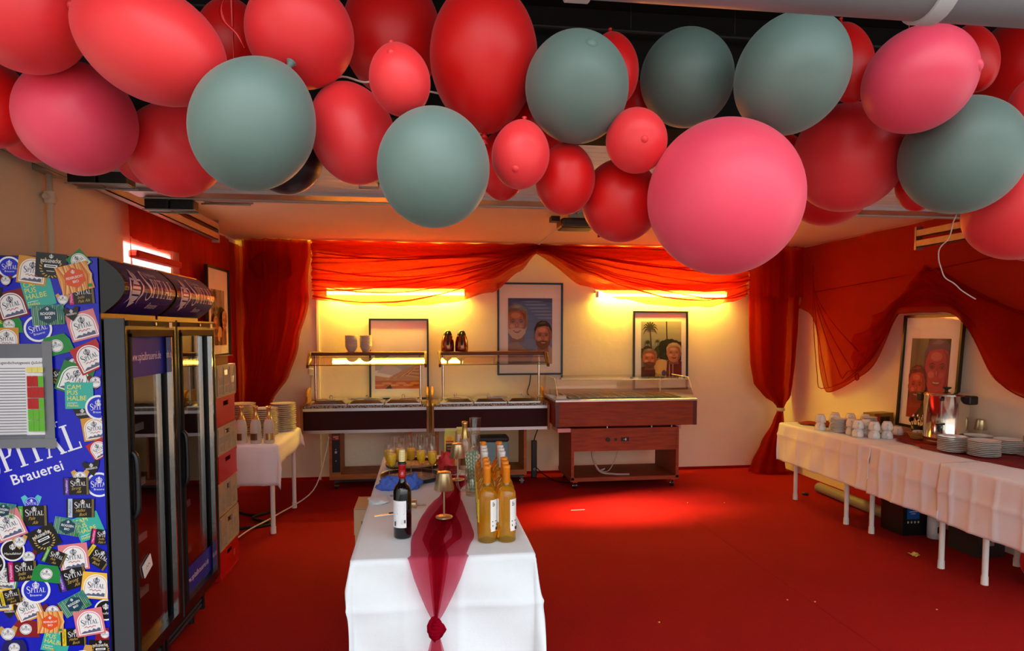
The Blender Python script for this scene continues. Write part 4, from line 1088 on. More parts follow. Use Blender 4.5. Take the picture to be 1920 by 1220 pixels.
def spoon(p, x, y, z, a, L=.2):
    m = MB(); m.T = Matrix.Translation((x, y, z)) @ Matrix.Rotation(a, 4, 'Z') @ Matrix.Rotation(.05, 4, 'Y')
    m.ball((0, 0, 0), (.035, .026, .006), 12, 6); m.tube(smoothpath([(.03, 0, .0), (.08, 0, .012), (L, 0, .008)], 4), .005, 6)
    o = m.build('serving_spoon', M_steel)
    return o
def hot_buffet(x0, x1, lab, base, ctrl, div, mir):
    """bain-marie counter with sneeze guard; front at y = 6.97"""
    cx = (x0+x1)/2; w = (x1-x0)/2
    t = thing('buffet_counter', lab, 'buffet counter', (cx, 7.22, 0), 0, 'hot buffet counters')
    yf, yb = -.25, .28
    # base cupboard: floor shelf, sides
    b0, b1 = base[0]-cx, base[1]-cx
    box('base_shelf', W_base, b0, b1, -.17, .25, .10, .155, t)
    box('base_side', W_base, b0, b0+.03, -.17, .25, .155, .60, t); box('base_side', W_base, b1-.03, b1, -.17, .25, .155, .60, t)
    if div: box('divider', W_base, div-cx, div-cx+.022, -.1, .25, .155, .60, t)
    if ctrl:
        cb_ = box('control_box', W_base, b0+.03, b0+.115, -.165, .2, .155, .60, t)
        pn = box('control_panel', M_black, b0+.03, b0+.112, -.172, -.166, .18, .585, cb_)
        for k, zz_ in enumerate((.30, .39, .42)): 
            MB().cyl((b0+.07, -.172, zz_), (b0+.07, -.18, zz_), (.006, .013, .005)[k]).build('knob', M_steel, cb_)
        q = PR(.0003); q.rect(0, 0, .07, .055, (150, 30, 24)); q.rect(0, .006, .052, .008, (236, 200, 180)); q.rect(.01, -.012, .03, .006, (236, 200, 180)); q.done('badge', cb_, .4, loc=(b0+.071, -.1725, .545), rot=FACE_CAM)
    box('plinth', M_black, b0+.04, b1-.02, -.15, .24, .07, .10, t)
    for x in (b0+.07, b1-.05):
        for y in (-.14, .2): caster(t, x, y, .032, M_rubber if x > 0 else M_black)
    # counter
    box('bottom_rail', M_steel, -w+.02, w-.02, yf-.004, yb, .600, .632, t)
    box('fascia', M_fascia, -w+.02, w-.02, yf+.004, yb, .632, .828, t)
    box('top_rail', M_steel, -w+.02, w-.02, yf-.006, yb, .828, .858, t)
    box('worktop', M_gran, -w+.02, w-.02, yf, yb, .858, .884, t, bevel=.004)
    prof = [(yf-.016, .60), (yb, .60), (yb, 1.02)]+[(yb-.02-.22*math.sin(a), .90+.13*math.cos(a)) for a in [PI*.5*i/7 for i in range(8)]]+[(yf+.02, .89), (yf-.02, .87)]
    for s_ in (-1, 1):
        xx = s_*w-(0 if s_ < 0 else .024)
        MB().prism(prof, lambda a, b, h: (h, a, b), xx, xx+.024).build('end_panel', W_end, t, bevel=.004)
    # pans with lids, handles
    pw = (2*w-.16)/3
    for k in range(3):
        px = -w+.08+pw*(k+.5)
        pan = MB(); pan.box(px-pw/2+.008, px+pw/2-.008, -.18, .22, .884, .894)
        lid = pan.build('pan_rim', M_steel, t)
        l2 = MB(); a, b = pw/2-.018, .185
        l2.add([(px-a, -.165, .894), (px+a, -.165, .894), (px+a, .205, .894), (px-a, .205, .894), (px-a+.04, -.12, .925), (px+a-.04, -.12, .925), (px+a-.04, .16, .925), (px-a+.04, .16, .925)],
               [(0, 1, 5, 4), (1, 2, 6, 5), (2, 3, 7, 6), (3, 0, 4, 7), (4, 5, 6, 7)])
        l2.build('pan_lid', M_steel, lid)
        MB().tube(smoothpath([(px-.012, .02, .925), (px-.014, .02, .955), (px, .02, .965), (px+.014, .02, .955), (px+.012, .02, .925)], 4), .005, 6).build('lid_handle', M_chrome, lid)
    # sneeze guard
    for s_ in (-1, 1):
        xx = s_*(w-.125) if s_ < 0 else (w-.085)
        MB().cyl((xx, -.06, .884), (xx, -.06, 1.40), .014, n=14).build('upright', M_chrome, t)
    box('shelf_board', W_rail, -w+.10, w-.04, -.16, .14, 1.392, 1.428, t, bevel=.006)
    gl = MB(); gl.add([(-w+.09, -.162, 1.385), (w-.03, -.162, 1.385), (w-.03, -.33, 1.303), (-w+.09, -.33, 1.303)], [(0, 1, 2, 3)])
    gl.build('guard_pane', M_guard, t, solid=.006)
    MB().tube([(-w+.09, -.332, 1.302), (w-.03, -.332, 1.302)], .004, 6).build('pane_edge', M_black, t)
    for s_ in (-1, 1):
        xx = -w+.075 if s_ < 0 else w-.042
        pf = [(.13, 1.39), (.13, 1.43), (-.16, 1.432), (-.19, 1.42), (-.335, 1.31), (-.33, 1.275), (-.30, 1.275), (-.165, 1.37), (-.14, 1.39)]
        MB().prism(pf, lambda a, b, h: (h, a, b), xx, xx+.026).build('bracket', W_rail, t, bevel=.005)
    return t
hot_buffet(-1.25, .045, 'wooden hot buffet counter with sneeze guard behind the plate table', (-.985, -.14), True, None, 0)
hot_buffet(.075, 1.325, 'wooden hot buffet counter with sneeze guard touching the chilled counter', (.12, 1.09), False, .36, 1)
for k, (x, y, a) in enumerate(((-.74, 7.18, .1), (-.44, 7.06, 2.8), (-.06, 7.08, 2.9), (.42, 7.05, 2.7), (.86, 7.06, 2.9), (1.1, 7.05, .4), (-.95, 7.08, 3.0), (.70, 7.17, .2))):
    tag(spoon(None, x, y, .932, a), ('serving spoon lying on the pan lids of the counter behind the plate table' if x < .06 else 'serving spoon lying on the pan lids of the counter beside the chilled one'), 'spoon', 'serving spoons')
# soup bowls on the guard shelf
M_bowl = mat('stoneware_bowl', (212, 200, 190), .4)
bp = None
for (x, lab) in ((-.76, 'beige bowl in the stack nearer the corner drape on the guard shelf'), (-.61, 'beige bowl in the stack in front of the leaning picture')):
    for k in range(7):
        if bp is None: o = bp = MB().lathe([(.0005, 0), (.035, 0), (.038, .008), (.052, .03), (.062, .052), (.066, .07), (.063, .07), (.058, .052), (.035, .012), (.0005, .01)], n=28).build('bowl', M_bowl)
        else: o = bp.copy(); COL.objects.link(o)
        o.location = (x, 7.2, 1.4285+k*.0175+(0 if k == 0 else .0)); tag(o, lab, 'bowl', 'stacked bowls on the guard shelf')
# thermos jugs
def thermos(x, lab):
    t = thing('thermos_jug', lab, 'jug', (x, 7.2, 1.4285), 0, 'thermos jugs on the guard shelf')
    MB().lathe([(.0005, 0), (.066, 0), (.069, .006), (.071, .05), (.068, .1), (.058, .15), (.045, .175), (.043, .185)], n=28).build('flask', mat('copper_steel', (160, 98, 70), .22, 1), t)
    MB().lathe([(.046, .172), (.047, .185), (.040, .2), (.034, .215), (.02, .226), (.0005, .228)], n=20).box(-.012, .012, -.075, -.03, .2, .214).build('lid', M_black, t)
    MB().tube(smoothpath([(0, -.05, .20), (0, -.09, .19), (0, -.098, .14), (0, -.088, .09), (0, -.076, .075)], 4), [.011]*17, 8).build('handle', M_black, t)
    return t
thermos(.252, 'copper thermos jug with black lid beside the leaning picture'); thermos(.402, 'copper thermos jug with black lid nearer the middle portrait frame')

# ============================================================ chilled counter
W_chill = wood('reddish_walnut', (128, 46, 6), (156, 66, 12), .6, (1.2, 8, 10))
W_chb = W_chill
t = thing('chilled_counter', 'reddish wooden chilled counter on casters with a glass dome', 'chilled counter', (2.083, 7.02, 0))
box('upper_body', W_chill, -.75, .75, -.36, .36, .665, .92, t, bevel=.006)
for s_ in (-1, 1):
    xx = -.756 if s_ < 0 else .716
    box('corner_post', wood('dark_walnut', (80, 22, 8), (100, 32, 12), .35), xx, xx+.04, -.364, -.32, .665, .92, t)
box('steel_rim', M_steel, -.76, .76, -.37, .37, .92, .945, t, bevel=.005)
box('well', mat('dark_well', (60, 34, 22), .4), -.6, .62, -.26, .26, .946, .952, t)
gr = MB()
for k in range(12): gr.box(-.58+k*.1, -.572+k*.1, -.25, .25, .953, .958)
gr.build('well_grid', M_steel, t)
# dome: flat top, sloping front
dm = MB(); zt, zb = 1.155, .95
dm.add([(-.73, .30, zb), (-.73, .30, zt), (.73, .30, zt), (.73, .30, zb), (-.73, -.10, zt), (.73, -.10, zt), (-.73, -.2, zt-.02), (.73, -.2, zt-.02), (-.73, -.335, zb+.03), (.73, -.335, zb+.03)],
       [(0, 1, 2, 3), (1, 4, 5, 2), (4, 6, 7, 5), (6, 8, 9, 7), (1, 0, 8, 6, 4), (2, 5, 7, 9, 3)])
dome = dm.build('dome', thin_glass('dome_glass', (.95, .95, .93), .10, .01), t, solid=.005)
e = MB()
e.tube([(-.73, -.2, zt-.02), (.73, -.2, zt-.02)], .005, 6).tube(smoothpath([(.73, .30, zt), (.73, -.1, zt), (.73, -.2, zt-.02), (.73, -.335, zb+.03)], 4), .004, 6).tube(smoothpath([(-.73, .30, zt), (-.73, -.1, zt), (-.73, -.2, zt-.02), (-.73, -.335, zb+.03)], 4), .004, 6)
e.build('dome_edge', mat('pale_edge', (226, 224, 214), .3), dome)
for x in (-.62, .58): MB().cyl((x, .26, .95), (x, .26, 1.15), .007).build('dome_stay', M_chrome, t)
box('thermometer', mat('pale_plate', (226, 216, 196), .4), -.72, -.63, -.30, -.27, .95, .985, t)
box('support_frame', W_chb, -.50, .50, -.18, .30, .636, .668, t)
for x in (-.2, .28, .5): box('spacer', M_steel, x, x+.01, -.306, -.296, .636, .67, t)
for s_ in (-1, 1):
    xx = -.58 if s_ < 0 else .55
    box('base_side', W_chb, xx, xx+.03, -.32, .32, .10, .64, t)
box('machine_box', W_chb, -.55, .55, -.315, .30, .40, .638, t)
box('base_shelf', W_chb, -.585, .585, -.32, .32, .085, .125, t)
MB().cyl((-.19, -.315, .52), (-.19, -.335, .52), .022, n=18).build('dial', M_black, t)
box('switch', M_black, -.12, -.095, -.32, -.315, .505, .535, t)
ds = box('display', M_black, -.05, .035, -.32, -.315, .50, .54, t)
q = PR(.0003); q.text('8', .0, -.012, .034, (240, 240, 240), bold=.02); q.ell(-.02, -.002, .004, .004, (220, 220, 220), 8); q.done('digit', ds, .4, loc=(.0, -.3205, .52), rot=FACE_CAM)
for x in (-.53, .53):
    for y in (-.26, .26): caster(t, x, y, .033, M_black)
box('side_outlet', mat('pink_bounce_plate', (226, 170, 160), .5), .585, .65, -.2, -.1, .60, .665, t); box('side_tray', mat('pink_bounce_plate', (226, 170, 160)), -.72, -.58, -.3, .0, .60, .64, t)  # pink bounce light is put into the colour of these plates
hs = MB().tube(smoothpath([(-.33, -.2, .41), (-.32, -.22, .3), (-.25, -.24, .17), (-.1, -.25, .14), (.0, -.26, .137), (.06, -.26, .137)], 6), .012, 8); hs.build('drain_hose', mat('grey_hose', (160, 152, 140), .5), t)
MB().tube(smoothpath([(.06, .1, .40), (.0, .05, .25), (-.1, -.05, .14), (-.2, -.1, .14), (-.16, -.1, .17), (-.22, -.1, .15)], 6), .005, 6).build('mains_lead', mat('pale_lead', (206, 200, 190), .5), t)

# cool box, power column, cables
o = thing('cool_box', 'light blue cool box with dark lid on the buffet floor shelf', 'cool box', (.74, 7.19, .155))
box('tub', mat('pale_blue_plastic', (120, 170, 176), .45), -.16, .16, -.11, .11, 0, .30, o, bevel=.02); box('lid', mat('dark_grey_lid', (40, 46, 48), .45), -.165, .165, -.115, .115, .30, .355, o, bevel=.02)
MB().tube([(-.17, -.02, .24), (-.175, -.06, .32), (-.17, -.08, .2)], .008, 6).build('handle', MATS['pale_blue_plastic'], o)
o = thing('power_column', 'slim black power column standing by the back wall', 'power strip', (1.22, 7.35, 0))
box('housing', M_black, -.03, .03, -.03, .03, 0, .42, o, bevel=.008); MB().cyl((-.0, -.03, .1), (0, -.034, .1), .016).build('socket', M_rubber, o)
tag(MB().tube(smoothpath([(1.22, 7.35, .42), (1.24, 7.36, .48), (1.27, 7.38, .55), (1.28, 7.39, .602)], 5), .006, 6).build('power_cord', M_cord), 'black cord rising from the power column', 'cord')
tag(MB().tube(smoothpath([(1.24, 7.32, .12), (1.32, 7.25, .05), (1.42, 7.1, .012), (1.55, 6.98, .012)], 5), .006, 6).build('power_cord', M_cord), 'black cord trailing over the carpet to the chilled counter', 'cord')
tag(MB().tube(smoothpath([(1.21, 7.535, 1.15), (1.20, 7.54, 1.05), (1.17, 7.53, .95), (1.2, 7.52, .9)], 5), .005, 6).build('power_cord', M_cord), 'black cord hanging below the middle portrait frame', 'cord')
o = thing('wall_switch', 'cream wall socket beside the buffet upright', 'socket', (-1.22, YB, 1.2))
box('plate', mat('cream_plastic', (234, 226, 204), .5), -.035, .035, -.03, 0, -.035, .035, o, bevel=.006); MB().tube([(0, -.01, -.035), (-.01, -.012, -.2), (-.02, -.01, -.4)], .006, 6).build('cable', M_wall, o)  # plain cream plastic; only the tube lamps turn it yellow

# ============================================================ centre table
table('long folding table with drinks in the middle of the carpet', (-.285, .435, 2.62, 4.80), .75, [(-.23, 2.75), (.38, 2.75), (-.23, 4.65), (.38, 4.65)])
drape('tablecloth', (-.285, .435, 2.62, 4.80), .751, (.10, .22, .52, .10), M_lino, 'white linen cloth hanging over the front of the drinks table', res=.014, flare=.15, amp=.009, wav=11, seed=.6,
      creases=(('x', -.08), ('x', .13)), bend=.20)
TZ = .7535
# sheer runner: flat part, gathered drop, knot and tails
M_run = sheer('wine_red_organza', (170, 10, 40), .40, (.94, .42, .52))
rn = thing('table_runner', 'wine red organza runner knotted in front of the drinks table', 'table runner', (.08, 2.62, .75))
RY = [2.60, 2.72, 2.85, 3.0, 3.15, 3.4, 3.66, 3.9, 4.2, 4.5]
RW = [.108, .12, .135, .125, .115, .085, .05, .09, .11, .10]
RC = [.05, .06, .075, .085, .09, .11, .14, .16, .16, .15]
def run(sh, sc, ph, h):
    """from the far end over the table edge and down to the knot"""
    L0, L1 = 1.46, .245
    def fn(u, v):
        s_ = v*(L0+L1)
        if s_ < L0:
            y = 4.08-s_; w = spl(RY, RW, y)*sc; c = spl(RY, RC, y)+sh*math.sin(s_*3+ph)*min(1, (L0-s_)/.2)
            return (c+w*(2*u-1)-.08, y-2.62, .0065+h*.5+.004*abs(math.sin(u*9+s_*7+ph))+.0012*math.sin(s_*45+u*5))
        k = (s_-L0)/L1; w = (.108*max(0, 1-k)**.85+.014)*sc
        return (.05-.012*k-.08+w*(2*u-1), -.018-.045*min(1, k*3)-.012*abs(math.sin(u*9+ph))*(.3+k)-h*.4, .010-max(0, k-.05)*L1)
    return fn
for sh, sc, ph, h in ((0, 1, 0, 0), (.04, .34, 1, .006), (-.05, .22, 3, .011), (.06, .16, 4.2, .014)): MB().grid(run(sh, sc, ph, h), 26, 120).build('organza_layer', M_run, rn)
kn = MB()
for k in range(7):
    a0 = k*.9
    kn.tube([(-.042+(.022+.004*k % .01)*math.cos(a0+q*.55)*(1-.1*abs(q-5)), -.085-.012+.018*math.sin(a0+q*.5), -.212-.07*q/11-.01*math.sin(k*2+q)) for q in range(12)], [.004+.009*math.sin(PI*q/11) for q in range(12)], 7)
kn.ball((-.042, -.085, -.242), (.026, .02, .036), 16, 10)
kn.build('knot', sheer('wine_red_knot', (170, 10, 40), .92, (.94, .42, .52)), rn)
def tail(sx, ph):
    def fn(u, v):
        w = .014+.05*v
        return (-.042+sx*.018*v+w*(2*u-1), -.09-.015*abs(math.sin(u*8+ph)), -.272-.25*v)
    return fn
MB().grid(tail(-1, 0), 16, 12).build('tail', M_run, rn); MB().grid(tail(1, 2), 16, 12).build('tail', M_run, rn)
# gold table lamps
M_gold = mat('champagne_gold', (206, 184, 140), .32, .85, var=.05)
def glamp(x, y, z, lab, s=1.):
    t = thing('table_lamp', lab, 'lamp', (x, y, z), 0, 'gold table lamps'); t.scale = (s, s, s)
    MB().lathe([(.0005, 0), (.040, 0), (.041, .003), (.040, .007), (.006, .009), (.0005, .009)], n=28).build('base', M_gold, t)
    MB().cyl((0, 0, .008), (0, 0, .15), .0045, n=12).build('stem', M_gold, t)
    MB().lathe([(.047, .135), (.048, .136), (.0335, .212), (.032, .218), (.028, .220), (.0005, .2205)], n=32).lathe([(.047, .135), (.031, .214), (.0005, .214)], n=32).build('shade', M_gold, t)
    return t
glamp(.089, 3.126, .7675, 'small gold table lamp standing on the organza runner'); glamp(.192, 3.92, .7675, 'small gold table lamp beside the mug of straws')
# wine bottles
def wine_profile(R, H):
    return [(.0005, .012), (R*.55, .004), (R*.9, 0), (R, .006), (R, H*.60), (R*.97, H*.645), (R*.80, H*.69), (R*.52, H*.73), (R*.37, H*.765), (R*.345, H*.80), (R*.335, H*.97), (R*.38, H*.975), (R*.38, H), (.0005, H)]
def label_arc(R, z0, z1, a0, a1, rgb, extra=None):
    q = PR(.0002); n = 14; q.c = lin(rgb)
    q.grid(lambda u, v: ((a0+(a1-a0)*u), z0+(z1-z0)*v, 0), n, 1)
    if extra: extra(q)
    q.v = [((R+.0006+w)*math.cos(a), (R+.0006+w)*math.sin(a), z) for a, z, w in q.v]
    return q
def deg(a): return math.radians(a)
R_, H_ = .0405, .325
t = thing('red_wine_bottle', 'dark red wine bottle with white label standing before the organza runner', 'bottle', (-.098, 2.90, TZ))
MB().lathe(wine_profile(.039, H_), n=32).build('glass_body', mat('dark_bottle_glass', (10, 9, 9), .06, var=.05, coat=.6), t)
MB().lathe([(.0152, H_*.80), (.0160, H_*.80), (.0158, H_*.965), (.0175, H_*.97), (.0178, H_*.99), (.001, H_*.995)], n=24).build('capsule', mat('red_capsule', (178, 18, 24), .35), t)
MB().lathe([(.0182, H_*.985), (.0185, H_*1.0), (.016, H_*1.02), (.0005, H_*1.02)], n=20).build('collar', M_black, t)
st = MB().lathe([(.0125, H_*1.02), (.0140, H_*1.03), (.0140, H_*1.16), (.012, H_*1.18), (.0005, H_*1.18)], n=20).build('stopper', mat('cream_stopper', (236, 214, 150), .4), t)
def dots(q):
    for i in range(6):
        for j in range(2): q.ring(deg(-150+i*40), H_*(1.07+.06*j), .22, .006, .0012 if False else .0014, (120, 92, 30), 10)
label_arc(.0141, H_*1.04, H_*1.15, deg(-170), deg(-10), (236, 214, 150), dots).done('stopper_pattern', st, .4)
def txt(q):
    for k in range(9): q.rect(deg(-100), .158-k*.006, 1.05-.1*(k % 3), .0012, (130, 130, 140))
    for k in range(5): q.rect(deg(-112), .085-k*.0045, .9-.1*(k % 2), .001, (150, 150, 160))
    q.rect(deg(-75), .078, .16, .014, (90, 90, 100)); q.rect(deg(-135), .068, .16, .02, (60, 60, 66))
label_arc(.039, .05, .167, deg(-172), deg(-64), (240, 240, 242), txt).done('label', t, .5)
def mono(q):
    q.stroke([(deg(-105), .278), (deg(-90), .285), (deg(-80), .278), (deg(-70), .287)], .0016, (240, 220, 220)); q.ring(deg(-88), .282, .22, .006, .0012, (240, 220, 220), 10)
label_arc(.0160, .268, .296, deg(-140), deg(-40), (178, 18, 24), mono).done('capsule_mark', t, .35)
M_gglass = thin_glass('golden_wine_glass', (1.0, .80, .25), .02, .02, .30, (1.0, .62, .03))
_nt = M_gglass.node_tree      # the filled bottle refracts like a solid lens
_g = _nt.nodes.new('ShaderNodeBsdfRefraction'); _g.inputs['Color'].default_value = (1.0, .80, .22, 1); _g.inputs['IOR'].default_value = 1.33; _g.inputs['Roughness'].default_value = .02
_t = [n for n in _nt.nodes if n.type == 'BSDF_TRANSPARENT'][0]
for l in list(_t.outputs[0].links): _nt.links.new(_g.outputs[0], l.to_socket)
M_wwine = mat('golden_wine', (214, 150, 20), .2, var=.05)
M_ocap = mat('orange_capsule', (236, 132, 20), .35, var=.05)
M_wcap = mat('white_capsule', (232, 226, 220), .4, var=.03)
def wlabel(q):
    q.text('En', deg(-60), .158, .024, (30, 30, 34), bold=.02, al='l', xs=14)
    for k in range(5): q.rect(deg(-40), .143-k*.008, .55, .001, (190, 150, 140))
    q.rect(deg(-48), .093, .6, .004, (40, 40, 44)); q.rect(deg(-40), .075, .8, .008, (30, 30, 34)); q.rect(deg(-42), .056, 1.2, .012, (224, 90, 60)); q.ell(deg(-28), .06, .22, .008, (30, 30, 34), 12)
def wine_bottle(x, y, cap, lab, k):
    t = thing('white_wine_bottle', lab, 'bottle', (x, y, TZ), 0, 'white wine bottles in two files')
    MB().lathe(wine_profile(R_, H_), n=28).build('glass_body', M_gglass, t)
    MB().lathe([(.0005, .026), (R_*.4, .020), (R_*.85, .008)], n=20).build('punt', M_gglass, t)
    MB().lathe([(R_*.36, H_*.77), (R_*.39, H_*.772), (R_*.38, H_*.955), (R_*.40, H_*.958), (R_*.40, H_), (.0005, H_+.001)], n=20).build('capsule', M_ocap if cap == 'o' else M_wcap, t)
    if k < 2: label_arc(R_, .05, .185, deg(-75), deg(-5), (240, 238, 232), wlabel).done('front_label', t, .5)
    else: label_arc(R_, .05, .185, deg(-75), deg(-5), (240, 238, 232)).done('front_label', t, .5)
    label_arc(R_, .085, .185, deg(-176), deg(-150), (244, 226, 60) if x < .33 else (238, 236, 232)).done('back_label', t, .5)
    return t
rows = [(2.795, 'o', 'orange capped white wine bottle at the front of the file'), (2.885, 'o', 'orange capped wine bottle second from the front of its file'), (2.972, 'o', 'orange capped wine bottle third from the front of its file'),
        (3.12, 'w', 'white capped wine bottle behind the orange capped three'), (3.205, 'w', 'white capped wine bottle amid the white capped three'), (3.29, 'w', 'rearmost white capped wine bottle of the file'), (3.40, 'o', 'orange capped wine bottle at the back end of the file')]
kk = 0
for r, (y, c, lab) in enumerate(rows):
    for s_, x in ((0, .262), (1, .345)):
        if r == 6: x -= .0
        wine_bottle(x+.06*(y-2.795), y, c, lab+(', mug side' if s_ == 0 else ', table edge side'), kk); kk += 1
# trays with flutes
def tray(x, y, z, r, lab):
    t = thing('serving_tray', lab, 'tray', (x, y, z), 0, 'round black trays')
    MB().lathe([(.0005, 0), (r*.9, 0), (r*.97, .008), (r, .024), (r*1.0, .026), (r*.97, .024), (r*.93, .008), (.0005, .006)], n=44).build('tray_body', M_black, t)
    MB().lathe([(.0005, .0062), (r*.86, .0062), (r*.88, .0085), (.0005, .0085)], n=44).build('mat', mat('grey_tray_mat', (136, 134, 130), .6), t)
    return t
tray(-.085, 4.04, TZ+.004, .185, 'round black tray of orange juice flutes beside the blue cloth'); tray(-.075, 4.43, TZ, .185, 'round black tray of empty flutes beside the juice carton')
M_oj = mat('orange_juice', (255, 200, 24), .3, var=.04)
FL = {}
def flute(x, y, full, lab):
    t = thing('champagne_flute', lab, 'glass', (x, y, TZ+.0085+(.004 if y < 4.2 else 0)), 0, 'juice flutes' if full else 'empty flutes')
    def part(nm, mk, m):
        if nm not in FL: FL[nm] = mk().build(nm, m, t); return
        o = FL[nm].copy(); COL.objects.link(o); o.parent = t
    part('bowl', lambda: MB().lathe([(.0045, .068), (.012, .074), (.021, .092), (.027, .12), (.0285, .145), (.0265, .195)], n=22), thin_glass('flute_glass', (.97, .97, .95), .10, .01, ior=1.5))
    part('stem', lambda: MB().lathe([(.0325, 0), (.033, .0015), (.006, .006), (.0035, .012), (.0032, .055), (.0045, .068)], n=18), MATS['flute_glass'])
    part('rim', lambda: MB().tube([(.0265*math.cos(a), .0265*math.sin(a), .195) for a in [2*PI*i/22 for i in range(23)]], .0008, 5), MATS['flute_glass'])
    if full: part('juice', lambda: MB().lathe([(.0005, .079), (.0195, .0945), (.0255, .12), (.0270, .145), (.0262, .158), (.0005, .158)], n=22), M_oj)
    return t
for (x, y) in ((-.195, 3.965), (-.13, 3.99), (-.085, 4.14), (-.022, 4.045), (.045, 4.015), (-.215, 4.085), (-.155, 4.13)): flute(x, y, True, 'flute of orange juice on the tray beside the blue cloth')
for (x, y) in ((-.145, 4.33), (-.065, 4.37), (.005, 4.33), (.052, 4.405), (-.11, 4.46), (-.03, 4.47), (.042, 4.495), (-.19, 4.42)): flute(x, y, False, 'empty flute standing on the tray beside the juice carton')
# blue cloth, corkscrew, opener, ring
def lump(name, m, c, r, seed, lab, cat, n=3.2, am=.28):
    b = MB(); b.ball((0, 0, 0), (1, 1, 1), 28, 16)
    b.v = [tuple(v[i]*r[i]*(1+am*math.sin(v[0]*n*1.7+seed)*math.sin(v[1]*n+seed*2)*math.cos(v[2]*n*1.3+seed)+.10*math.sin(v[0]*11+v[2]*9+seed)) for i in range(3)) for v in b.v]
    b.v = [(x, y, max(z, -r[2]*.55)) for x, y, z in b.v]
    return tag(b.build(name, m, loc=(c[0], c[1], c[2]+r[2]*.55)), lab, cat)
mb = mat('blue_knit', (74, 108, 206), .7, var=.3, vs_=90, bump=.6, bs=90)
lump('blue_cloth', mb, (-.20, 3.79, TZ), (.062, .04, .05), 1., 'crumpled blue cloth lying before the juice tray', 'cloth')
lump('blue_cloth', mb, (-.075, 3.79, TZ), (.05, .04, .055), 2.4, 'balled blue cloth right beside the red wine bottle', 'cloth')
lump('napkin', M_lino, (-.245, 3.52, TZ), (.05, .08, .014), 3.1, 'crumpled white napkin at the table edge', 'napkin')
cs = thing('corkscrew', 'corkscrew with a grey gold bell lying beside the runner', 'corkscrew', (-.056, 3.36, TZ+.024), -.15)
MB().cyl((-.035, 0, 0), (.012, 0, 0), .017, .022, n=20).build('bell', M_gold, cs); MB().cyl((-.075, 0, 0), (-.033, 0, 0), .007, .010).build('grip', M_black, cs)
MB().tube([(.012+.05*i/40, .006*math.cos(i*.9), .006*math.sin(i*.9)-.003) for i in range(41)], .0017, 6).build('worm', M_steel, cs)
op = thing('bottle_opener', 'flat steel opener lying by the red wine bottle', 'opener', (-.19, 3.25, TZ), .35)
MB().box(-.06, .06, -.008, .008, 0, .005).build('blade', M_steel, op, bevel=.002); MB().box(.02, .09, .008, .02, 0, .009).build('grip', M_black, op, bevel=.003)
tag(MB().tube([(.022*math.cos(a), .016*math.sin(a), .004) for a in [2*PI*i/20 for i in range(21)]], .003, 6).build('metal_ring', M_steel, loc=(-.165, 3.63, TZ)), 'small steel ring lying on the white cloth', 'ring')
# cartons, bottle, red cloth
def carton(x, y, lab, main, a):
    t = thing('juice_carton', lab, 'carton', (x, y, TZ), a)
    box('body', mat('carton_'+lab.split()[0], main, .4), -.034, .034, -.034, .034, 0, .205, t)
    MB().add([(-.034, -.034, .205), (.034, -.034, .205), (.034, .034, .205), (-.034, .034, .205), (-.034, 0, .235), (.034, 0, .235)], [(0, 1, 5, 4), (2, 3, 4, 5), (1, 2, 5), (3, 0, 4)]).box(-.034, .034, -.002, .002, .233, .25).build('gable', mat('carton_top', (220, 210, 110), .4), t)
    return t
t = carton(.166, 4.40, 'yellow orange juice carton behind the far gold lamp', (238, 190, 40), -.1)
q = PR(.0003); q.rect(0, .10, .068, .20, (240, 196, 40)); q.rect(0, .12, .05, .075, (70, 54, 40)); q.rect(0, .14, .036, .005, (220, 170, 60)); q.rect(0, .12, .03, .005, (220, 70, 50)); q.rect(0, .17, .05, .012, (200, 60, 40))
for x in (-.018, .018): q.ell(x, .055, .02, .022, (250, 150, 10), 18)
q.ell(0, .19, .018, .012, (246, 150, 30), 16); q.done('print', t, .4, loc=(0, -.0345, 0), rot=FACE_CAM)
carton(.248, 4.475, 'white drinks carton behind the yellow juice carton', (228, 218, 200), .1)
sekt(.258, 4.30, TZ, 'opened sparkling wine bottle behind the mug of straws', 0, mat('rose_glass', (186, 150, 120), .12, var=.05, coat=.5), 1.02, True)
lump('red_cloth', mat('coral_cloth', (226, 52, 56), .6, var=.15), (.135, 4.285, TZ), (.05, .042, .075), 5, 'crumpled coral red cloth next to the juice carton', 'cloth', 4.5, .3)
lump('dark_red_cloth', mat('dark_red_fabric', (122, 8, 14), .7, var=.15), (.155, 4.175, TZ), (.05, .042, .03), 7, 'dark red cloth heaped beside the juice tray', 'cloth')
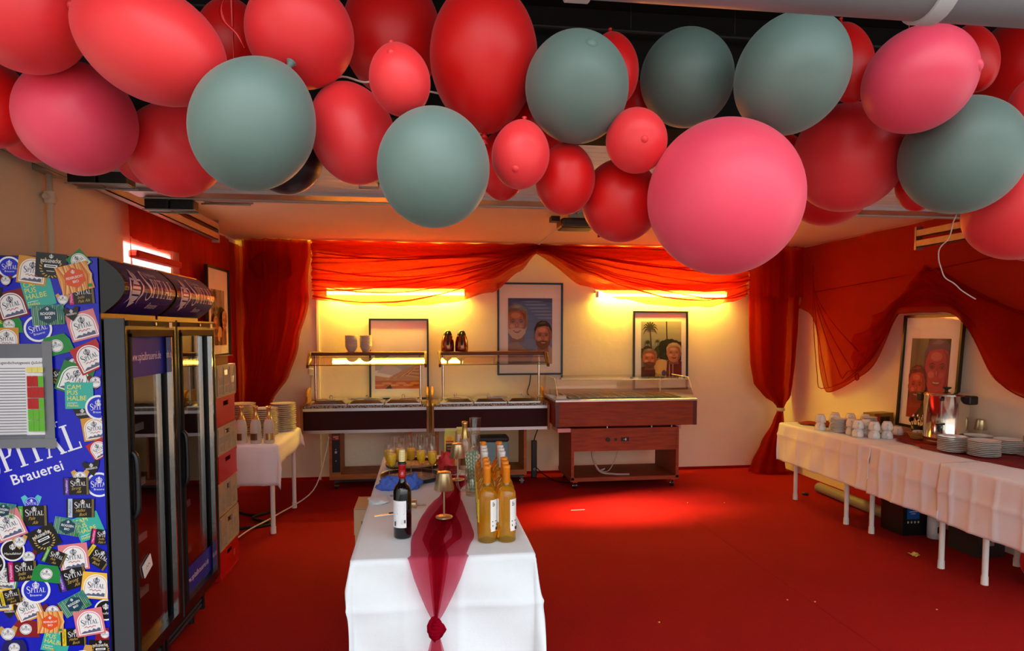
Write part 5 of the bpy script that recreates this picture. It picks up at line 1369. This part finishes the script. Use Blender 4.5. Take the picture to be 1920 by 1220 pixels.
# beer mug full of paper straws
mg = thing('beer_mug', 'glass beer mug holding a bundle of striped straws', 'mug', (.262, 3.60, TZ))
M_mug = thin_glass('mug_glass', (.93, .94, .88), .10, .02)
MB().lathe([(.0005, .012), (.038, .012), (.041, 0), (.043, .004), (.0445, .15), (.041, .15), (.0395, .02), (.0005, .02)], n=26).build('glass_body', M_mug, mg)
MB().tube(smoothpath([(-.042, -.01, .13), (-.07, -.02, .135), (-.088, -.024, .11), (-.088, -.024, .07), (-.072, -.02, .035), (-.042, -.01, .03)], 6), .008, 10).build('handle', M_mug, mg)
ms = [mat('paper_straw_white', (236, 234, 222), .6), mat('paper_straw_green', (150, 196, 150), .6)]
for k in range(26):
    a = k*2.4; r = .021*math.sqrt((k+.5)/26); x0, y0 = r*math.cos(a), r*math.sin(a)
    st = MB(); top = (x0*1.8-.008, y0*1.5, .235+.012*math.sin(k*3)); n = 22
    for q in range(n):
        st.m = q % 2; f0, f1 = q/n, (q+1)/n
        st.cyl(tuple((x0, y0, .0215)[i]+(top[i]-(x0, y0, .0215)[i])*f0 for i in range(3)), tuple((x0, y0, .0215)[i]+(top[i]-(x0, y0, .0215)[i])*f1 for i in range(3)), .0033, n=6, caps=(q in (0, n-1)))
    tag(st.build('paper_straw', ms, loc=(.262, 3.60, TZ)), 'white and green striped paper straw in the beer mug', 'straw', 'straws in the beer mug')
# stacked tumblers
for k in range(4):
    t = thing('tumbler', 'clear tumbler in the leaning stack behind the straws', 'glass', (.30+.004*k, 4.12, TZ+.085*k), 0, 'stacked clear tumblers')
    MB().lathe([(.0005, .004), (.026, .004), (.027, 0), (.029, .003), (.036, .10)], n=22).build('glass_wall', M_clear, t)
    MB().tube([(.0355*math.cos(a), .0355*math.sin(a), .10) for a in [2*PI*i/20 for i in range(21)]], .0013, 5).build('rim', M_clear, t)
# carton under the table
t = thing('cardboard_box', 'pale cardboard carton on the carpet beside the drinks table', 'box', (-.26, 4.1, 0))
pc = mat('pale_cardboard', (206, 176, 136), .75, var=.05)
box('box_body', pc, -.15, .15, -.15, .15, 0, .60, t); box('flap', pc, -.15, .02, -.14, .14, .602, .606, t); box('flap', pc, -.155, -.15, -.15, .15, .45, .606, t)
q = PR(.0003); q.text('ET', -.09, .50, .045, (90, 72, 54)); q.text('E', -.115, .28, .06, (60, 48, 40)); q.done('lettering', t, .7, loc=(0, -.1505, 0), rot=FACE_CAM)

# ============================================================ coffee tables along the right wall
RT = [((3.47, 4.235, 5.07, 6.12), 'white tube legged table under the cups at the far end of the coffee row'), ((3.47, 4.235, 4.0, 5.065), 'white tube legged table under the coffee urn'), ((3.47, 4.235, 2.93, 3.995), 'white tube legged table under the cloth nearest the garage opening')]
for (r, lab), legs in zip(RT, ([(3.60, 6.04), (3.57, 5.2)], [(3.61, 4.93), (3.56, 4.13)], [(3.61, 3.82), (3.58, 3.05)])):
    table(lab, r, .75, legs+[(4.12, r[2]+.1), (4.12, r[3]-.1)], group='coffee tables')
drape('tablecloth', (3.47, 4.235, 4.77, 6.12), .751, (.37, .01, .0, .06), M_damask, 'white cloth with square creases over the far coffee table', group='coffee tablecloths', res=.016, amp=.006, wav=14, seed=1, creases=tuple(('y', 4.9+.22*k) for k in range(6)), bend=.12)
drape('tablecloth', (3.472, 4.235, 4.045, 4.785), .7535, (.385, .01, .0, .0), M_damask, 'white creased cloth in front of the coffee urn', group='coffee tablecloths', res=.016, amp=.007, wav=12, seed=2.2, creases=(('y', 4.64), ('y', 4.50), ('y', 4.36), ('y', 4.2)), bend=.17)
drape('tablecloth', (3.470, 4.235, 2.92, 4.062), .756, (.40, .01, .0, .0), M_damask, 'white crumpled cloth on the coffee table nearest the opening', group='coffee tablecloths', res=.016, amp=.008, wav=10, seed=4, creases=(('y', 3.95), ('y', 3.78), ('y', 3.6), ('y', 3.4), ('y', 3.2)), bend=.19)
RZ = .7585
M_rr = mat('red_runner_cloth', (134, 10, 14), .8, var=.12)
def rr(u, v):
    y = 2.95+2.35*u; e = 3.80+.06*math.sin(y*2.4)+(.04 if y > 4.6 else 0)+(.07 if y > 4.95 else 0)
    return (e+(4.22-e)*v, y, RZ+.002+.004*abs(math.sin(y*13+v*5)))
tag(MB().grid(rr, 90, 14).build('red_runner', M_rr, None, solid=.002), 'dark red runner laid along the wall side of the coffee tables', 'table runner')
def rr2(u, v): return (3.60+.5*u+.03*math.sin(v*7), 5.72+.34*v, .7535+.004+.012*abs(math.sin(u*9+v*6)))
tag(MB().grid(rr2, 30, 20).build('red_runner', M_rr, None, solid=.002), 'rumpled red cloth at the far end of the coffee tables', 'cloth')
# cups stacked upside down
def cup_parts():
    c = MB().lathe([(.0005, .070), (.026, .070), (.030, .072), (.031, .066), (.040, .052), (.046, .028), (.0475, .0), (.0455, 0), (.044, .028), (.037, .052), (.0005, .062)], n=26)
    h = MB().tube(smoothpath([(.045, 0, .012), (.064, 0, .014), (.072, 0, .030), (.064, 0, .046), (.041, 0, .050)], 5), .005, 8)
    return c, h
CUP = None
def cup(x, y, z, a, lab):
    global CUP
    t = thing('coffee_cup', lab, 'cup', (x, y, z), a, 'white coffee cups')
    if CUP is None: c, h = cup_parts(); CUP = (c.build('cup_body', M_porc, t), h.build('handle', M_porc, t))
    else:
        for q in CUP: o = q.copy(); COL.objects.link(o); o.parent = t
ct = RZ-.004
for (x, y, a, n, lab) in ((3.555, 5.585, -2.2, 2, 'beside the red cloth at the far table end'), (3.668, 5.55, -2.4, 2, 'half hidden behind the saucers'), (3.665, 5.30, -2.3, 2, 'right next to the saucers'), (3.645, 5.185, -2.2, 2, 'between the saucers and the runner at the table front'),
                     (3.745, 5.22, -2.0, 2, 'behind the front cups'), (3.715, 5.075, -2.3, 2, 'nearest the cloth seam'), (3.82, 5.06, -2.2, 2, 'touching the end of the red runner'), (3.80, 5.34, -2.1, 1, 'alone in front of the coffee box'), (3.76, 5.68, -2.3, 2, 'in the rear row by the wall drape'), (3.86, 5.60, -2.0, 2, 'in the rear row behind the saucers'), (3.95, 5.52, -2.2, 2, 'in the rear row next to the coffee box')):
    for k in range(n): cup(x, y, ct+k*.0705, a+.1*k, ('upper' if k else 'lower')+' white cup stacked upside down, '+lab if n == 2 else 'white cup turned upside down, '+lab)
cup(4.0, 5.17, RZ+.008, -2.1, 'white cup upside down on the red runner beside the cutlery beaker')
plates(3.625, 5.42, ct, .066, 11, .0105, 'white saucer in the stack at the front of the cup table', 'front saucer stack')
plates(3.90, 5.40, ct, .066, 12, .0105, 'white saucer in the stack next to the coffee box', 'rear saucer stack')
plates(3.83, 4.378, RZ+.005, .098, 9, .0125, 'white cake plate in the stack against the coffee urn', 'cake plates by the urn', .001)
plates(3.905, 4.18, RZ+.005, .102, 9, .0125, 'white cake plate in the stack at the seam of the cloths', 'cake plates at the seam', .001)
plates(4.10, 4.445, RZ+.008, .094, 8, .0125, 'white cake plate in the stack under the gold lamp', 'cake plates by the lamp', .001)
plates(4.165, 4.255, RZ+.008, .094, 8, .0125, 'white cake plate in the stack beside the blue cutlery bowl', 'cake plates by the cutlery', .001)
# coffee box
t = thing('coffee_box', 'small gold box with dark windows standing behind the cups', 'box', (4.15, 5.62, ct), .25)
box('box_body', mat('gold_card', (150, 118, 50), .45, .2), -.12, .12, -.06, .06, 0, .145, t)
q = PR(.0003); q.rect(-.08, .07, .04, .14, (206, 50, 20)); q.rect(-.02, .075, .055, .075, (50, 38, 26)); q.rect(.042, .075, .055, .075, (50, 38, 26)); q.done('print', t, .4, loc=(0, -.0605, 0), rot=FACE_CAM)
# cutlery beaker, bread basket
def cutlery(x, y, z, lab, mcol, n, r, h, kind, rr_):
    t = thing('cutlery_holder', lab, 'cutlery holder', (x, y, z))
    MB().lathe([(.0005, 0), (r*.8, 0), (r, h), (r*.95, h), (r*.75, .006), (.0005, .006)], n=22).build('beaker', mcol, t)
    for k in range(n):
        a = k*2.4; q = r*.6*math.sqrt((k+.5)/n); dx, dy = q*math.cos(a), q*math.sin(a)
        top = (x+dx*2.1, y+dy*2.1, z+h+.05+.02*math.sin(k*2)); m = MB()
        m.tube([(x+dx*.5, y+dy*.5, z+.01), top], .0032, 6)
        if kind == 'spoon': m.T = None; m.ball((top[0], top[1], top[2]+.012), (.015, .008, .022), 10, 6)
        else:
            for j in (-1, 0, 1): m.tube([top, (top[0]+j*.006, top[1], top[2]+.01), (top[0]+j*.006, top[1], top[2]+.04)], .0014, 5)
        tag(m.build('spoon' if kind == 'spoon' else 'fork', M_chrome if k % 3 else M_black), (kind+' standing in the dark beaker beside the urn tap' if kind == 'spoon' else 'fork standing in the blue bowl on the red runner'), kind, rr_)
cutlery(4.14, 5.12, RZ+.008, 'dark beaker full of spoons beside the coffee urn', mat('navy_beaker', (20, 22, 44), .35), 12, .045, .085, 'spoon', 'spoons in the beaker')
cutlery(4.19, 4.08, RZ+.008, 'blue bowl full of forks on the red runner', mat('blue_bowl', (58, 54, 130), .35), 9, .055, .07, 'fork', 'forks in the blue bowl')
t = thing('sugar_basket', 'small woven basket of white sugar packets beside the urn', 'basket', (4.02, 4.955, RZ+.008))
mw = mat('wicker', (190, 130, 60), .7, var=.2, vs_=60, bump=.6, bs=120)
b = MB()
for k in range(5): b.tube([((.05+.006*k)*math.cos(a), (.05+.006*k)*math.sin(a), .006+.011*k) for a in [2*PI*i/24 for i in range(25)]], .0065, 6)
b.lathe([(.0005, .0), (.05, .0), (.05, .004), (.0005, .004)], n=24); b.build('basket_body', mw, t)
b = MB()
for k in range(8): b.box(-.03+.008*k-.003, -.03+.008*k+.003, -.025+.004*(k % 3), .025, .01, .062+.006*(k % 2))
b.build('sugar_packets', M_white, t)
# coffee urn
t = thing('coffee_urn', 'tall polished steel coffee urn with black lid and tap', 'coffee urn', (4.045, 4.70, RZ+.0078))
M_urn = mat('polished_steel', (222, 214, 200), .12, 1, var=.04)
MB().lathe([(.14, 0), (.15, .01), (.152, .03), (.152, .055), (.1545, .058), (.152, .062), (.152, .38), (.155, .384), (.155, .39), (.001, .392)], n=48).build('tank', M_urn, t)
MB().lathe([(.15, .391), (.152, .394), (.13, .402), (.05, .412), (.0005, .413)], n=40).build('lid', M_urn, t)
MB().lathe([(.012, .412), (.010, .425), (.03, .436), (.032, .446), (.0005, .448)], n=20).build('lid_knob', M_black, t)
box('side_grip', M_black, .02, .10, -.20, -.14, .325, .392, t, bevel=.012); box('side_grip', M_black, -.10, -.02, .14, .20, .325, .392, t, bevel=.012)
tp_ = MB().cyl((-.12, -.10, .15), (-.17, -.135, .15), .012).cyl((-.163, -.13, .115), (-.163, -.13, .165), .011).box(-.2, -.13, -.145, -.135, .17, .18); tp_.build('tap', M_black, t)
MB().cyl((-.128, -.105, .17), (-.128, -.105, .36), .012).build('sight_glass', M_clear, t)
MB().cyl((-.128, -.105, .35), (-.128, -.105, .365), .015).build('gauge_cap', M_black, t); MB().cyl((-.128, -.105, .165), (-.128, -.105, .175), .015).build('gauge_cap', M_black, t)
MB().cyl((.03, -.152, .05), (.03, -.162, .05), .014).build('switch', M_black, t)
glamp(4.225, 4.56, RZ+.008, 'small gold table lamp behind the cake plates by the urn', .95)
t = thing('glass_jar', 'clear glass jar behind the blue cutlery bowl', 'jar', (4.16, 3.93, RZ+.008))
MB().lathe([(.0005, .003), (.04, .003), (.043, .01), (.043, .1), (.03, .125), (.03, .14), (.027, .14), (.027, .12), (.04, .1), (.04, .008), (.0005, .008)], n=24).build('jar_body', M_clear, t); MB().lathe([(.032, .135), (.033, .155), (.0005, .156)], n=20).build('lid', M_steel, t)
# things under the coffee tables
M_roll = mat('grey_film', (150, 140, 120), .35, var=.1)
for (x, y0, y1, r, lab) in ((4.00, 5.14, 6.28, .05, 'long grey roll lying under the cup table'),):
    o = thing('film_roll', lab, 'roll', (x, 0, r)); MB().cyl((0, y0, 0), (0, y1, 0), r, n=24).build('roll', M_roll, o); MB().cyl((0, y1, 0), (0, y1+.006, 0), r*.55, n=20).cyl((0, y0-.006, 0), (0, y0, 0), r*.55, n=20).build('core', mat('roll_core', (170, 140, 96), .8), o)
t = thing('red_bin', 'red plastic crate with round holes under the cup table', 'crate', (4.17, 5.62, 0))
def rb(u, v): return (-.10, -.28+.56*u, .02+.30*v)
MB().grid(rb, 40, 14, smooth=False, skip=lambda u, v: .6 < v < .78 and int(u*40) % 5 == 2).build('front_wall', M_cr, t, solid=.006)
box('back_wall', M_cr, .095, .1, -.28, .28, .0, .32, t); box('end_wall', M_cr, -.1, .1, -.285, -.28, 0, .32, t); box('end_wall', M_cr, -.1, .1, .28, .285, 0, .32, t); box('crate_floor', M_cr, -.1, .1, -.28, .28, 0, .02, t)
t = thing('display_box', 'black carton with a blue label under the urn table', 'box', (3.95, 4.96, 0))
box('box_body', M_black, -.14, .14, -.13, .13, 0, .30, t)
q = PR(.0003); q.rect(0, .20, .11, .13, (20, 90, 170)); q.rect(0, .195, .07, .008, (190, 210, 232)); q.rect(0, .178, .04, .006, (190, 210, 232)); q.rect(0, .27, .11, .02, (60, 80, 90))
for k in range(4): q.ell(-.045+.03*k, .11, .008, .010, (220, 210, 200), 12)
q.done('print', t, .4, loc=(-.05, -.1305, 0), rot=FACE_CAM)
o = MB().lathe([(.0005, 0), (.05, 0), (.05, .17), (.02, .17), (.02, .02)], n=24).build('paper_roll', M_white, loc=(4.03, 4.76, 0)); tag(o, 'white paper towel roll before the black carton', 'paper roll')
MB().box(-.012, .012, -.0515, -.05, .05, .10).build('printed_mark', M_black, o)
t = thing('flat_box', 'grey flat carton pushed beside the black carton', 'box', (4.08, 4.42, 0)); box('box_body', mat('dark_grey_box', (44, 40, 40), .5), -.1, .12, -.14, .14, 0, .26, t)
q = PR(.0003); q.rect(0, .2, .12, .06, (110, 100, 96)); q.rect(.04, .21, .03, .03, (180, 40, 70)); q.rect(.03, .1, .04, .03, (150, 146, 140)); q.done('print', t, .4, loc=(-.02, -.1405, 0), rot=FACE_CAM)
t = thing('balloon', 'dark red balloon lying on the carpet under the coffee tables', 'balloon', (3.97, 3.72, .15), 0)
for q, nm in zip(proto['red'], ('skin', 'knot')): o = q.copy(); COL.objects.link(o); o.parent = t; o.scale = (.145, .145, .15)
t.rotation_euler = (1.2, 0, .4)
t = thing('balloon', 'small red balloon on the carpet against a bigger one under the tables', 'balloon', (3.90, 3.44, .10), 0)
for q in proto['red']: o = q.copy(); COL.objects.link(o); o.parent = t; o.scale = (.10, .10, .10)
t.rotation_euler = (1.4, 0, 2)
mc = mat('potato_crisp', (226, 190, 100), .7)
for k, (x, y, s_) in enumerate(((3.55, 4.40, 1.), (3.585, 4.385, .7), (3.56, 4.37, .55))):
    b = MB().grid(lambda u, v: ((u-.5)*.045*s_, (v-.5)*.035*s_, .004+.016*s_*((u-.5)**2*4-(v-.5)**2*2+.5*abs(math.sin(u*7)))), 8, 8); tag(b.build('crisp', mc, None, solid=.002, loc=(x, y, 0), rot=(0, 0, k*1.3)), 'crumbled yellow crisp lying on the red carpet', 'crisp', 'crisps on the carpet')
tag(MB().lathe([(.0005, .02), (.025, .02), (.03, .0), (.0005, 0)], n=16).build('door_stop', M_black, loc=(3.80, 6.2, 0)), 'small black rubber stop on the carpet under the cup table', 'door stop')
for k, (x, y) in enumerate(((2.2, 3.75), (1.31, 3.55), (1.0, 3.05), (2.5, 6.05), (2.85, 6.0), (2.35, 3.7), (3.0, 3.5))):
    tag(MB().ball((0, 0, .003), (.006, .005, .003), 8, 5).build('crumb', mc, loc=(x, y, 0)), 'tiny pale crumb lying on the open red carpet', 'crumb', 'crumbs on the carpet')
tag(MB().cyl((0, 0, .004), (.13, .01, .004), .0025, n=6).build('paper_straw', M_white, loc=(1.33, 5.92, 0)), 'white paper straw lying on the sunlit carpet', 'straw')

# ============================================================ framed pictures
M_frame = mat('black_frame', (12, 11, 12), .35)
M_matb = mat('cream_mount', (246, 238, 228), .8, var=.02, spec=.1)
M_pane = thin_glass('picture_glass', (1, 1, 1), .0, .02, ior=1.28)
def mixc(a, b, t): return tuple(int(a[i]+(b[i]-a[i])*t) for i in range(3))
def face(q, x, y, w, h, skin, hair, dark, beard=None, smile=True):
    """a printed portrait: neck, head, hair, shaded brow and cheeks, narrow eyes, nose, mouth"""
    sh = mixc(skin, dark, .35); li = mixc(skin, (255, 220, 190), .28)
    q.poly([(x-w*.3, y-h*.3), (x+w*.3, y-h*.3), (x+w*.34, y-h*.62), (x-w*.34, y-h*.62)], sh)
    head = [(0, .56), (.24, .52), (.42, .36), (.48, .12), (.46, -.12), (.38, -.32), (.22, -.46), (0, -.52), (-.22, -.46), (-.38, -.32), (-.46, -.12), (-.48, .12), (-.42, .36), (-.24, .52)]
    for s_ in (-1, 1): q.ell(x+s_*w*.48, y-h*.02, w*.06, h*.09, sh, 12)
    q.poly([(x+a*w, y+b*h) for a, b in head], skin)
    q.poly([(x+a*w, y+b*h) for a, b in ((.12, .42), (.40, .3), (.46, .1), (.44, -.14), (.36, -.32), (.2, -.45), (.3, -.2), (.34, .05), (.28, .26))], sh)
    q.ell(x-w*.06, y+h*.26, w*.22, h*.09, li, 18); q.ell(x-w*.22, y-h*.1, w*.12, h*.07, li, 14); q.ell(x+w*.16, y-h*.1, w*.1, h*.06, mixc(skin, li, .6), 14)
    q.poly([(x+a*w, y+b*h) for a, b in ((-.5, .06), (-.53, .32), (-.36, .55), (-.1, .64), (.2, .62), (.44, .46), (.53, .26), (.5, .05), (.45, .24), (.33, .38), (.12, .42), (-.1, .40), (-.34, .36), (-.45, .22))], hair)
    q.poly([(x+a*w, y+b*h) for a, b in ((-.3, .5), (-.05, .6), (.22, .56), (.05, .5))], mixc(hair, (255, 255, 255), .18))
    if beard: q.poly([(x+a*w, y+b*h) for a, b in ((-.46, -.1), (-.36, -.2), (-.18, -.17), (0, -.155), (.18, -.17), (.36, -.2), (.46, -.1), (.39, -.33), (.22, -.48), (0, -.54), (-.22, -.48), (-.39, -.33))], beard)
    for s_ in (-1, 1):
        ex = x+s_*w*.2
        q.ell(ex, y+h*.055, w*.115, h*.045, sh, 14); q.ell(ex, y+h*.05, w*.075, h*.014, mixc(dark, (255, 255, 255), .25), 10); q.ell(ex, y+h*.05, w*.03, h*.016, dark, 8)
        q.stroke([(ex-s_*w*.12, y+h*.105), (ex, y+h*.13), (ex+s_*w*.12, y+h*.10)], [h*.012, h*.026, h*.01], mixc(hair, dark, .5))
    q.poly([(x-w*.025, y+h*.06), (x+w*.035, y+h*.06), (x+w*.09, y-h*.10), (x+w*.05, y-h*.135), (x-w*.05, y-h*.135), (x-w*.085, y-h*.10)], mixc(skin, sh, .5)); q.ell(x-w*.01, y-h*.06, w*.025, h*.05, li, 10)
    q.poly([(x-w*.2, y-h*.225), (x, y-h*.235), (x+w*.2, y-h*.225), (x+w*.1, y-h*.30), (x, y-h*.315), (x-w*.1, y-h*.30)], mixc((150, 60, 54), dark, .3))
    if smile: q.poly([(x-w*.15, y-h*.238), (x, y-h*.246), (x+w*.15, y-h*.238), (x+w*.08, y-h*.268), (x-w*.08, y-h*.268)], mixc((240, 226, 210), skin, .25))
def framed(label, loc, rot, w, h, pic, art, bar=.02, pane=M_pane):
    """local: x right, y up, z out of the picture"""
    t = thing('framed_picture', label, 'picture'); t.location = loc; t.rotation_euler = rot
    for (x0, x1, y0, y1) in ((-w/2, -w/2+bar, -h/2, h/2), (w/2-bar, w/2, -h/2, h/2), (-w/2+bar, w/2-bar, -h/2, -h/2+bar), (-w/2+bar, w/2-bar, h/2-bar, h/2)):
        box('frame_bar', M_frame, x0, x1, y0, y1, 0, .03, t)
    box('mount', M_matb, -w/2+bar, w/2-bar, -h/2+bar, h/2-bar, .004, .010, t)
    q = PR(.00025); art(q, *pic); q.done('photo_print', t, .7, loc=(0, 0, .0102))
    MB().add([(-w/2+bar, -h/2+bar, .021), (w/2-bar, -h/2+bar, .021), (w/2-bar, h/2-bar, .021), (-w/2+bar, h/2-bar, .021)], [(0, 1, 2, 3)]).build('glazing', pane, t)
    return t
def cropped(q, x0, x1, y0, y1):
    for (ax, lim, sg) in ((0, x0, -1), (0, x1, 1), (1, y0, -1), (1, y1, 1)):
        q.v = [((v[1], v[0], v[2]) if ax else v) for v in q.v]; q.v = [(v[0]*sg, v[1], v[2]) for v in q.v]
        clip_x(q, lim*sg)
        q.v = [(v[0]*sg, v[1], v[2]) for v in q.v]; q.v = [((v[1], v[0], v[2]) if ax else v) for v in q.v]
def art_sky(q, x0, x1, y0, y1):
    w, h = x1-x0, y1-y0
    for k in range(8): q.rect((x0+x1)/2, y0+h*(k+.5)/8, w, h/8+.001, (70+8*(7-k), 84+7*(7-k), 132+5*(7-k)))
    for k in range(6): q.ell(x0+w*(.55+.07*k), y0+h*(.95-.05*k), w*.25, h*.012, (120, 128, 166), 14)
    q.poly([(x0, y0), (x0+w*.5, y0), (x0+w*.42, y0+h*.22), (x0+w*.2, y0+h*.34), (x0, y0+h*.3)], (150, 120, 104))
    q.poly([(x0+w*.5, y0), (x1, y0), (x1, y0+h*.24), (x0+w*.9, y0+h*.3), (x0+w*.62, y0+h*.2)], (176, 140, 110))
    face(q, x0+w*.2, y0+h*.62, w*.48, h*.46, (176, 104, 70), (120, 104, 88), (52, 30, 22), (190, 160, 138))
    face(q, x0+w*.79, y0+h*.42, w*.38, h*.38, (182, 104, 66), (48, 30, 20), (46, 26, 16), (112, 66, 44))
    cropped(q, x0, x1, y0, y1)
def art_palm(q, x0, x1, y0, y1):
    w, h = x1-x0, y1-y0
    for k in range(6): q.rect((x0+x1)/2, y0+h*(.4+.1*(k+.5)), w, h*.101, (140+6*k, 138+5*k, 124+4*k))
    q.rect((x0+x1)/2, y0+h*.2, w, h*.42, (150, 120, 80))
    for k in range(10): q.ell(x0+w*(.05+.1*k), y0+h*(.44+.05*math.sin(k*2)), w*.12, h*.09, [(52, 50, 26), (70, 62, 30), (38, 38, 20)][k % 3], 14)
    for k in range(5): q.ell(x0+w*(.55+.1*k), y0+h*(.56+.03*math.sin(k)), w*.12, h*.11, (34, 34, 18), 14)
    for (px, top, s_) in ((.22, .88, 1.), (.16, .62, .5), (.4, .64, .4)):
        q.stroke([(x0+w*(px+.04), y0+h*.42), (x0+w*px, y0+h*top)], w*.03*s_, (74, 60, 34))
        for k in range(9):
            a = -.5+k*.52; L = .2*w*s_
            q.stroke([(x0+w*px, y0+h*top), (x0+w*px+L*.6*math.cos(a), y0+h*top+L*.6*math.sin(a)+.03*w*s_), (x0+w*px+L*math.cos(a), y0+h*top+L*math.sin(a)-.05*w*s_)], [w*.04*s_, w*.035*s_, w*.005], (54, 54, 26))
    q.stroke([(x0+w*.64, y0+h*.5), (x0+w*.62, y1)], w*.03, (48, 38, 26))
    q.ell(x0+w*.5, y0+h*.2, w*.2, h*.14, (190, 150, 100), 16)
    q.poly([(x0, y0), (x0+w*.36, y0), (x0+w*.34, y0+h*.16), (x0+w*.2, y0+h*.24), (x0, y0+h*.2)], (84, 30, 24)); q.poly([(x0+w*.6, y0), (x1, y0), (x1, y0+h*.3), (x0+w*.8, y0+h*.36), (x0+w*.64, y0+h*.3)], (104, 20, 22))
    q.stroke([(x0+w*.7, y0), (x0+w*.69, y0+h*.3)], w*.02, (190, 140, 130)); q.stroke([(x0+w*.78, y0), (x0+w*.78, y0+h*.3)], w*.02, (190, 140, 130))
    q.ell(x0+w*.56, y0+h*.1, w*.06, h*.05, (70, 66, 110), 12)
    face(q, x0+w*.2, y0+h*.34, w*.36, h*.3, (174, 90, 64), (120, 80, 58), (50, 26, 20), (84, 42, 32), False); face(q, x0+w*.8, y0+h*.44, w*.36, h*.3, (170, 104, 84), (166, 130, 98), (60, 30, 24), None, False)
    cropped(q, x0, x1, y0, y1)
def art_land(q, x0, x1, y0, y1):
    w, h = x1-x0, y1-y0
    for k in range(5): q.rect((x0+x1)/2, y0+h*(.5+.1*(k+.5)), w, h*.102, (176+8*k, 178+6*k, 196+4*k))
    q.poly([(x0, y1), (x0+w*.45, y1), (x0+w*.2, y0+h*.8), (x0, y0+h*.72)], (140, 130, 80))
    q.poly([(x0+w*.04, y0+h*.45), (x0+w*.3, y0+h*.7), (x0+w*.62, y0+h*.5), (x0+w*.4, y0+h*.36)], (206, 190, 214))  # pale shape is glare on the glass, drawn into the print
    q.poly([(x0, y0+h*.2), (x0, y0+h*.36), (x0+w*.3, y0+h*.3), (x0+w*.7, y0+h*.55), (x1, y0+h*.68), (x1, y0+h*.2)], (196, 140, 86))
    for k in range(7): q.stroke([(x0+w*(.25+.08*k), y0+h*(.25+.02*k)), (x0+w*(.6+.05*k), y0+h*(.38+.03*k)), (x1, y0+h*(.3+.05*k))], h*.018, [(226, 180, 126), (160, 100, 54)][k % 2])
    q.rect((x0+x1)/2, y0+h*.11, w, h*.22, (196, 92, 20))
    for k in range(6): q.ell(x0+w*(.1+.16*k), y0+h*(.1+.05*(k % 2)), w*.12, h*.03, (230, 150, 50), 12)
    q.poly([(x0+w*.22, y0), (x0+w*.38, y0), (x0+w*.34, y0+h*.12)], (70, 34, 14))
    cropped(q, x0, x1, y0, y1)
def art_close(q, x0, x1, y0, y1):
    w, h = x1-x0, y1-y0
    q.rect((x0+x1)/2, (y0+y1)/2, w, h, (60, 34, 30)); q.poly([(x0, y1), (x0+w*.45, y1), (x0+w*.4, y0+h*.6), (x0, y0+h*.6)], (110, 96, 76));
    q.poly([(x0, y0), (x0+w*.2, y0), (x0+w*.5, y0+h*.3), (x0, y0+h*.25)], (150, 20, 20))
    face(q, x0+w*.72, y0+h*.62, w*.66, h*.62, (176, 50, 74), (96, 50, 96), (70, 18, 32), None); face(q, x0+w*.24, y0+h*.40, w*.44, h*.42, (190, 54, 44), (104, 20, 22), (70, 14, 16), (128, 24, 24))
    cropped(q, x0, x1, y0, y1)
framed('large black framed portrait of two men under blue sky on the back wall', (1.205, YB-.001, 1.671), (PI/2, 0, 0), .755, 1.05, (-.255, .255, -.40, .35), art_sky)
framed('black framed landscape leaning on the back wall behind the first buffet', (-.275, YB-.012, 1.335), (PI/2-.02, 0, 0), .655, .90, (-.265, .225, -.33, .08), art_land)
framed('black framed beach photo of two men under palms above the chilled counter', (2.75, YB-.012, 1.42), (PI/2-.03, 0, 0), .665, .92, (-.235, .255, -.33, .34), art_palm)
framed('black framed close-up of two laughing faces leaning on the right wall', (XR-.048, 5.125, 1.295), (PI/2, 0, -PI/2-.0), .665, .98, (-.23, .21, -.40, .29), art_close, .022)
bpy.data.objects['framed_picture.003'].rotation_euler = (Matrix.Rotation(-.0, 3, 'X') @ Matrix.Rotation(-PI/2, 3, 'Z') @ Matrix.Rotation(PI/2-.055, 3, 'X')).to_euler()
framed('black framed picture half hidden behind the fridges on the left wall', (XL+.09, 6.36, 1.82), (PI/2, 0, PI/2), .66, .80, (-.2, .2, -.3, .2), art_palm)
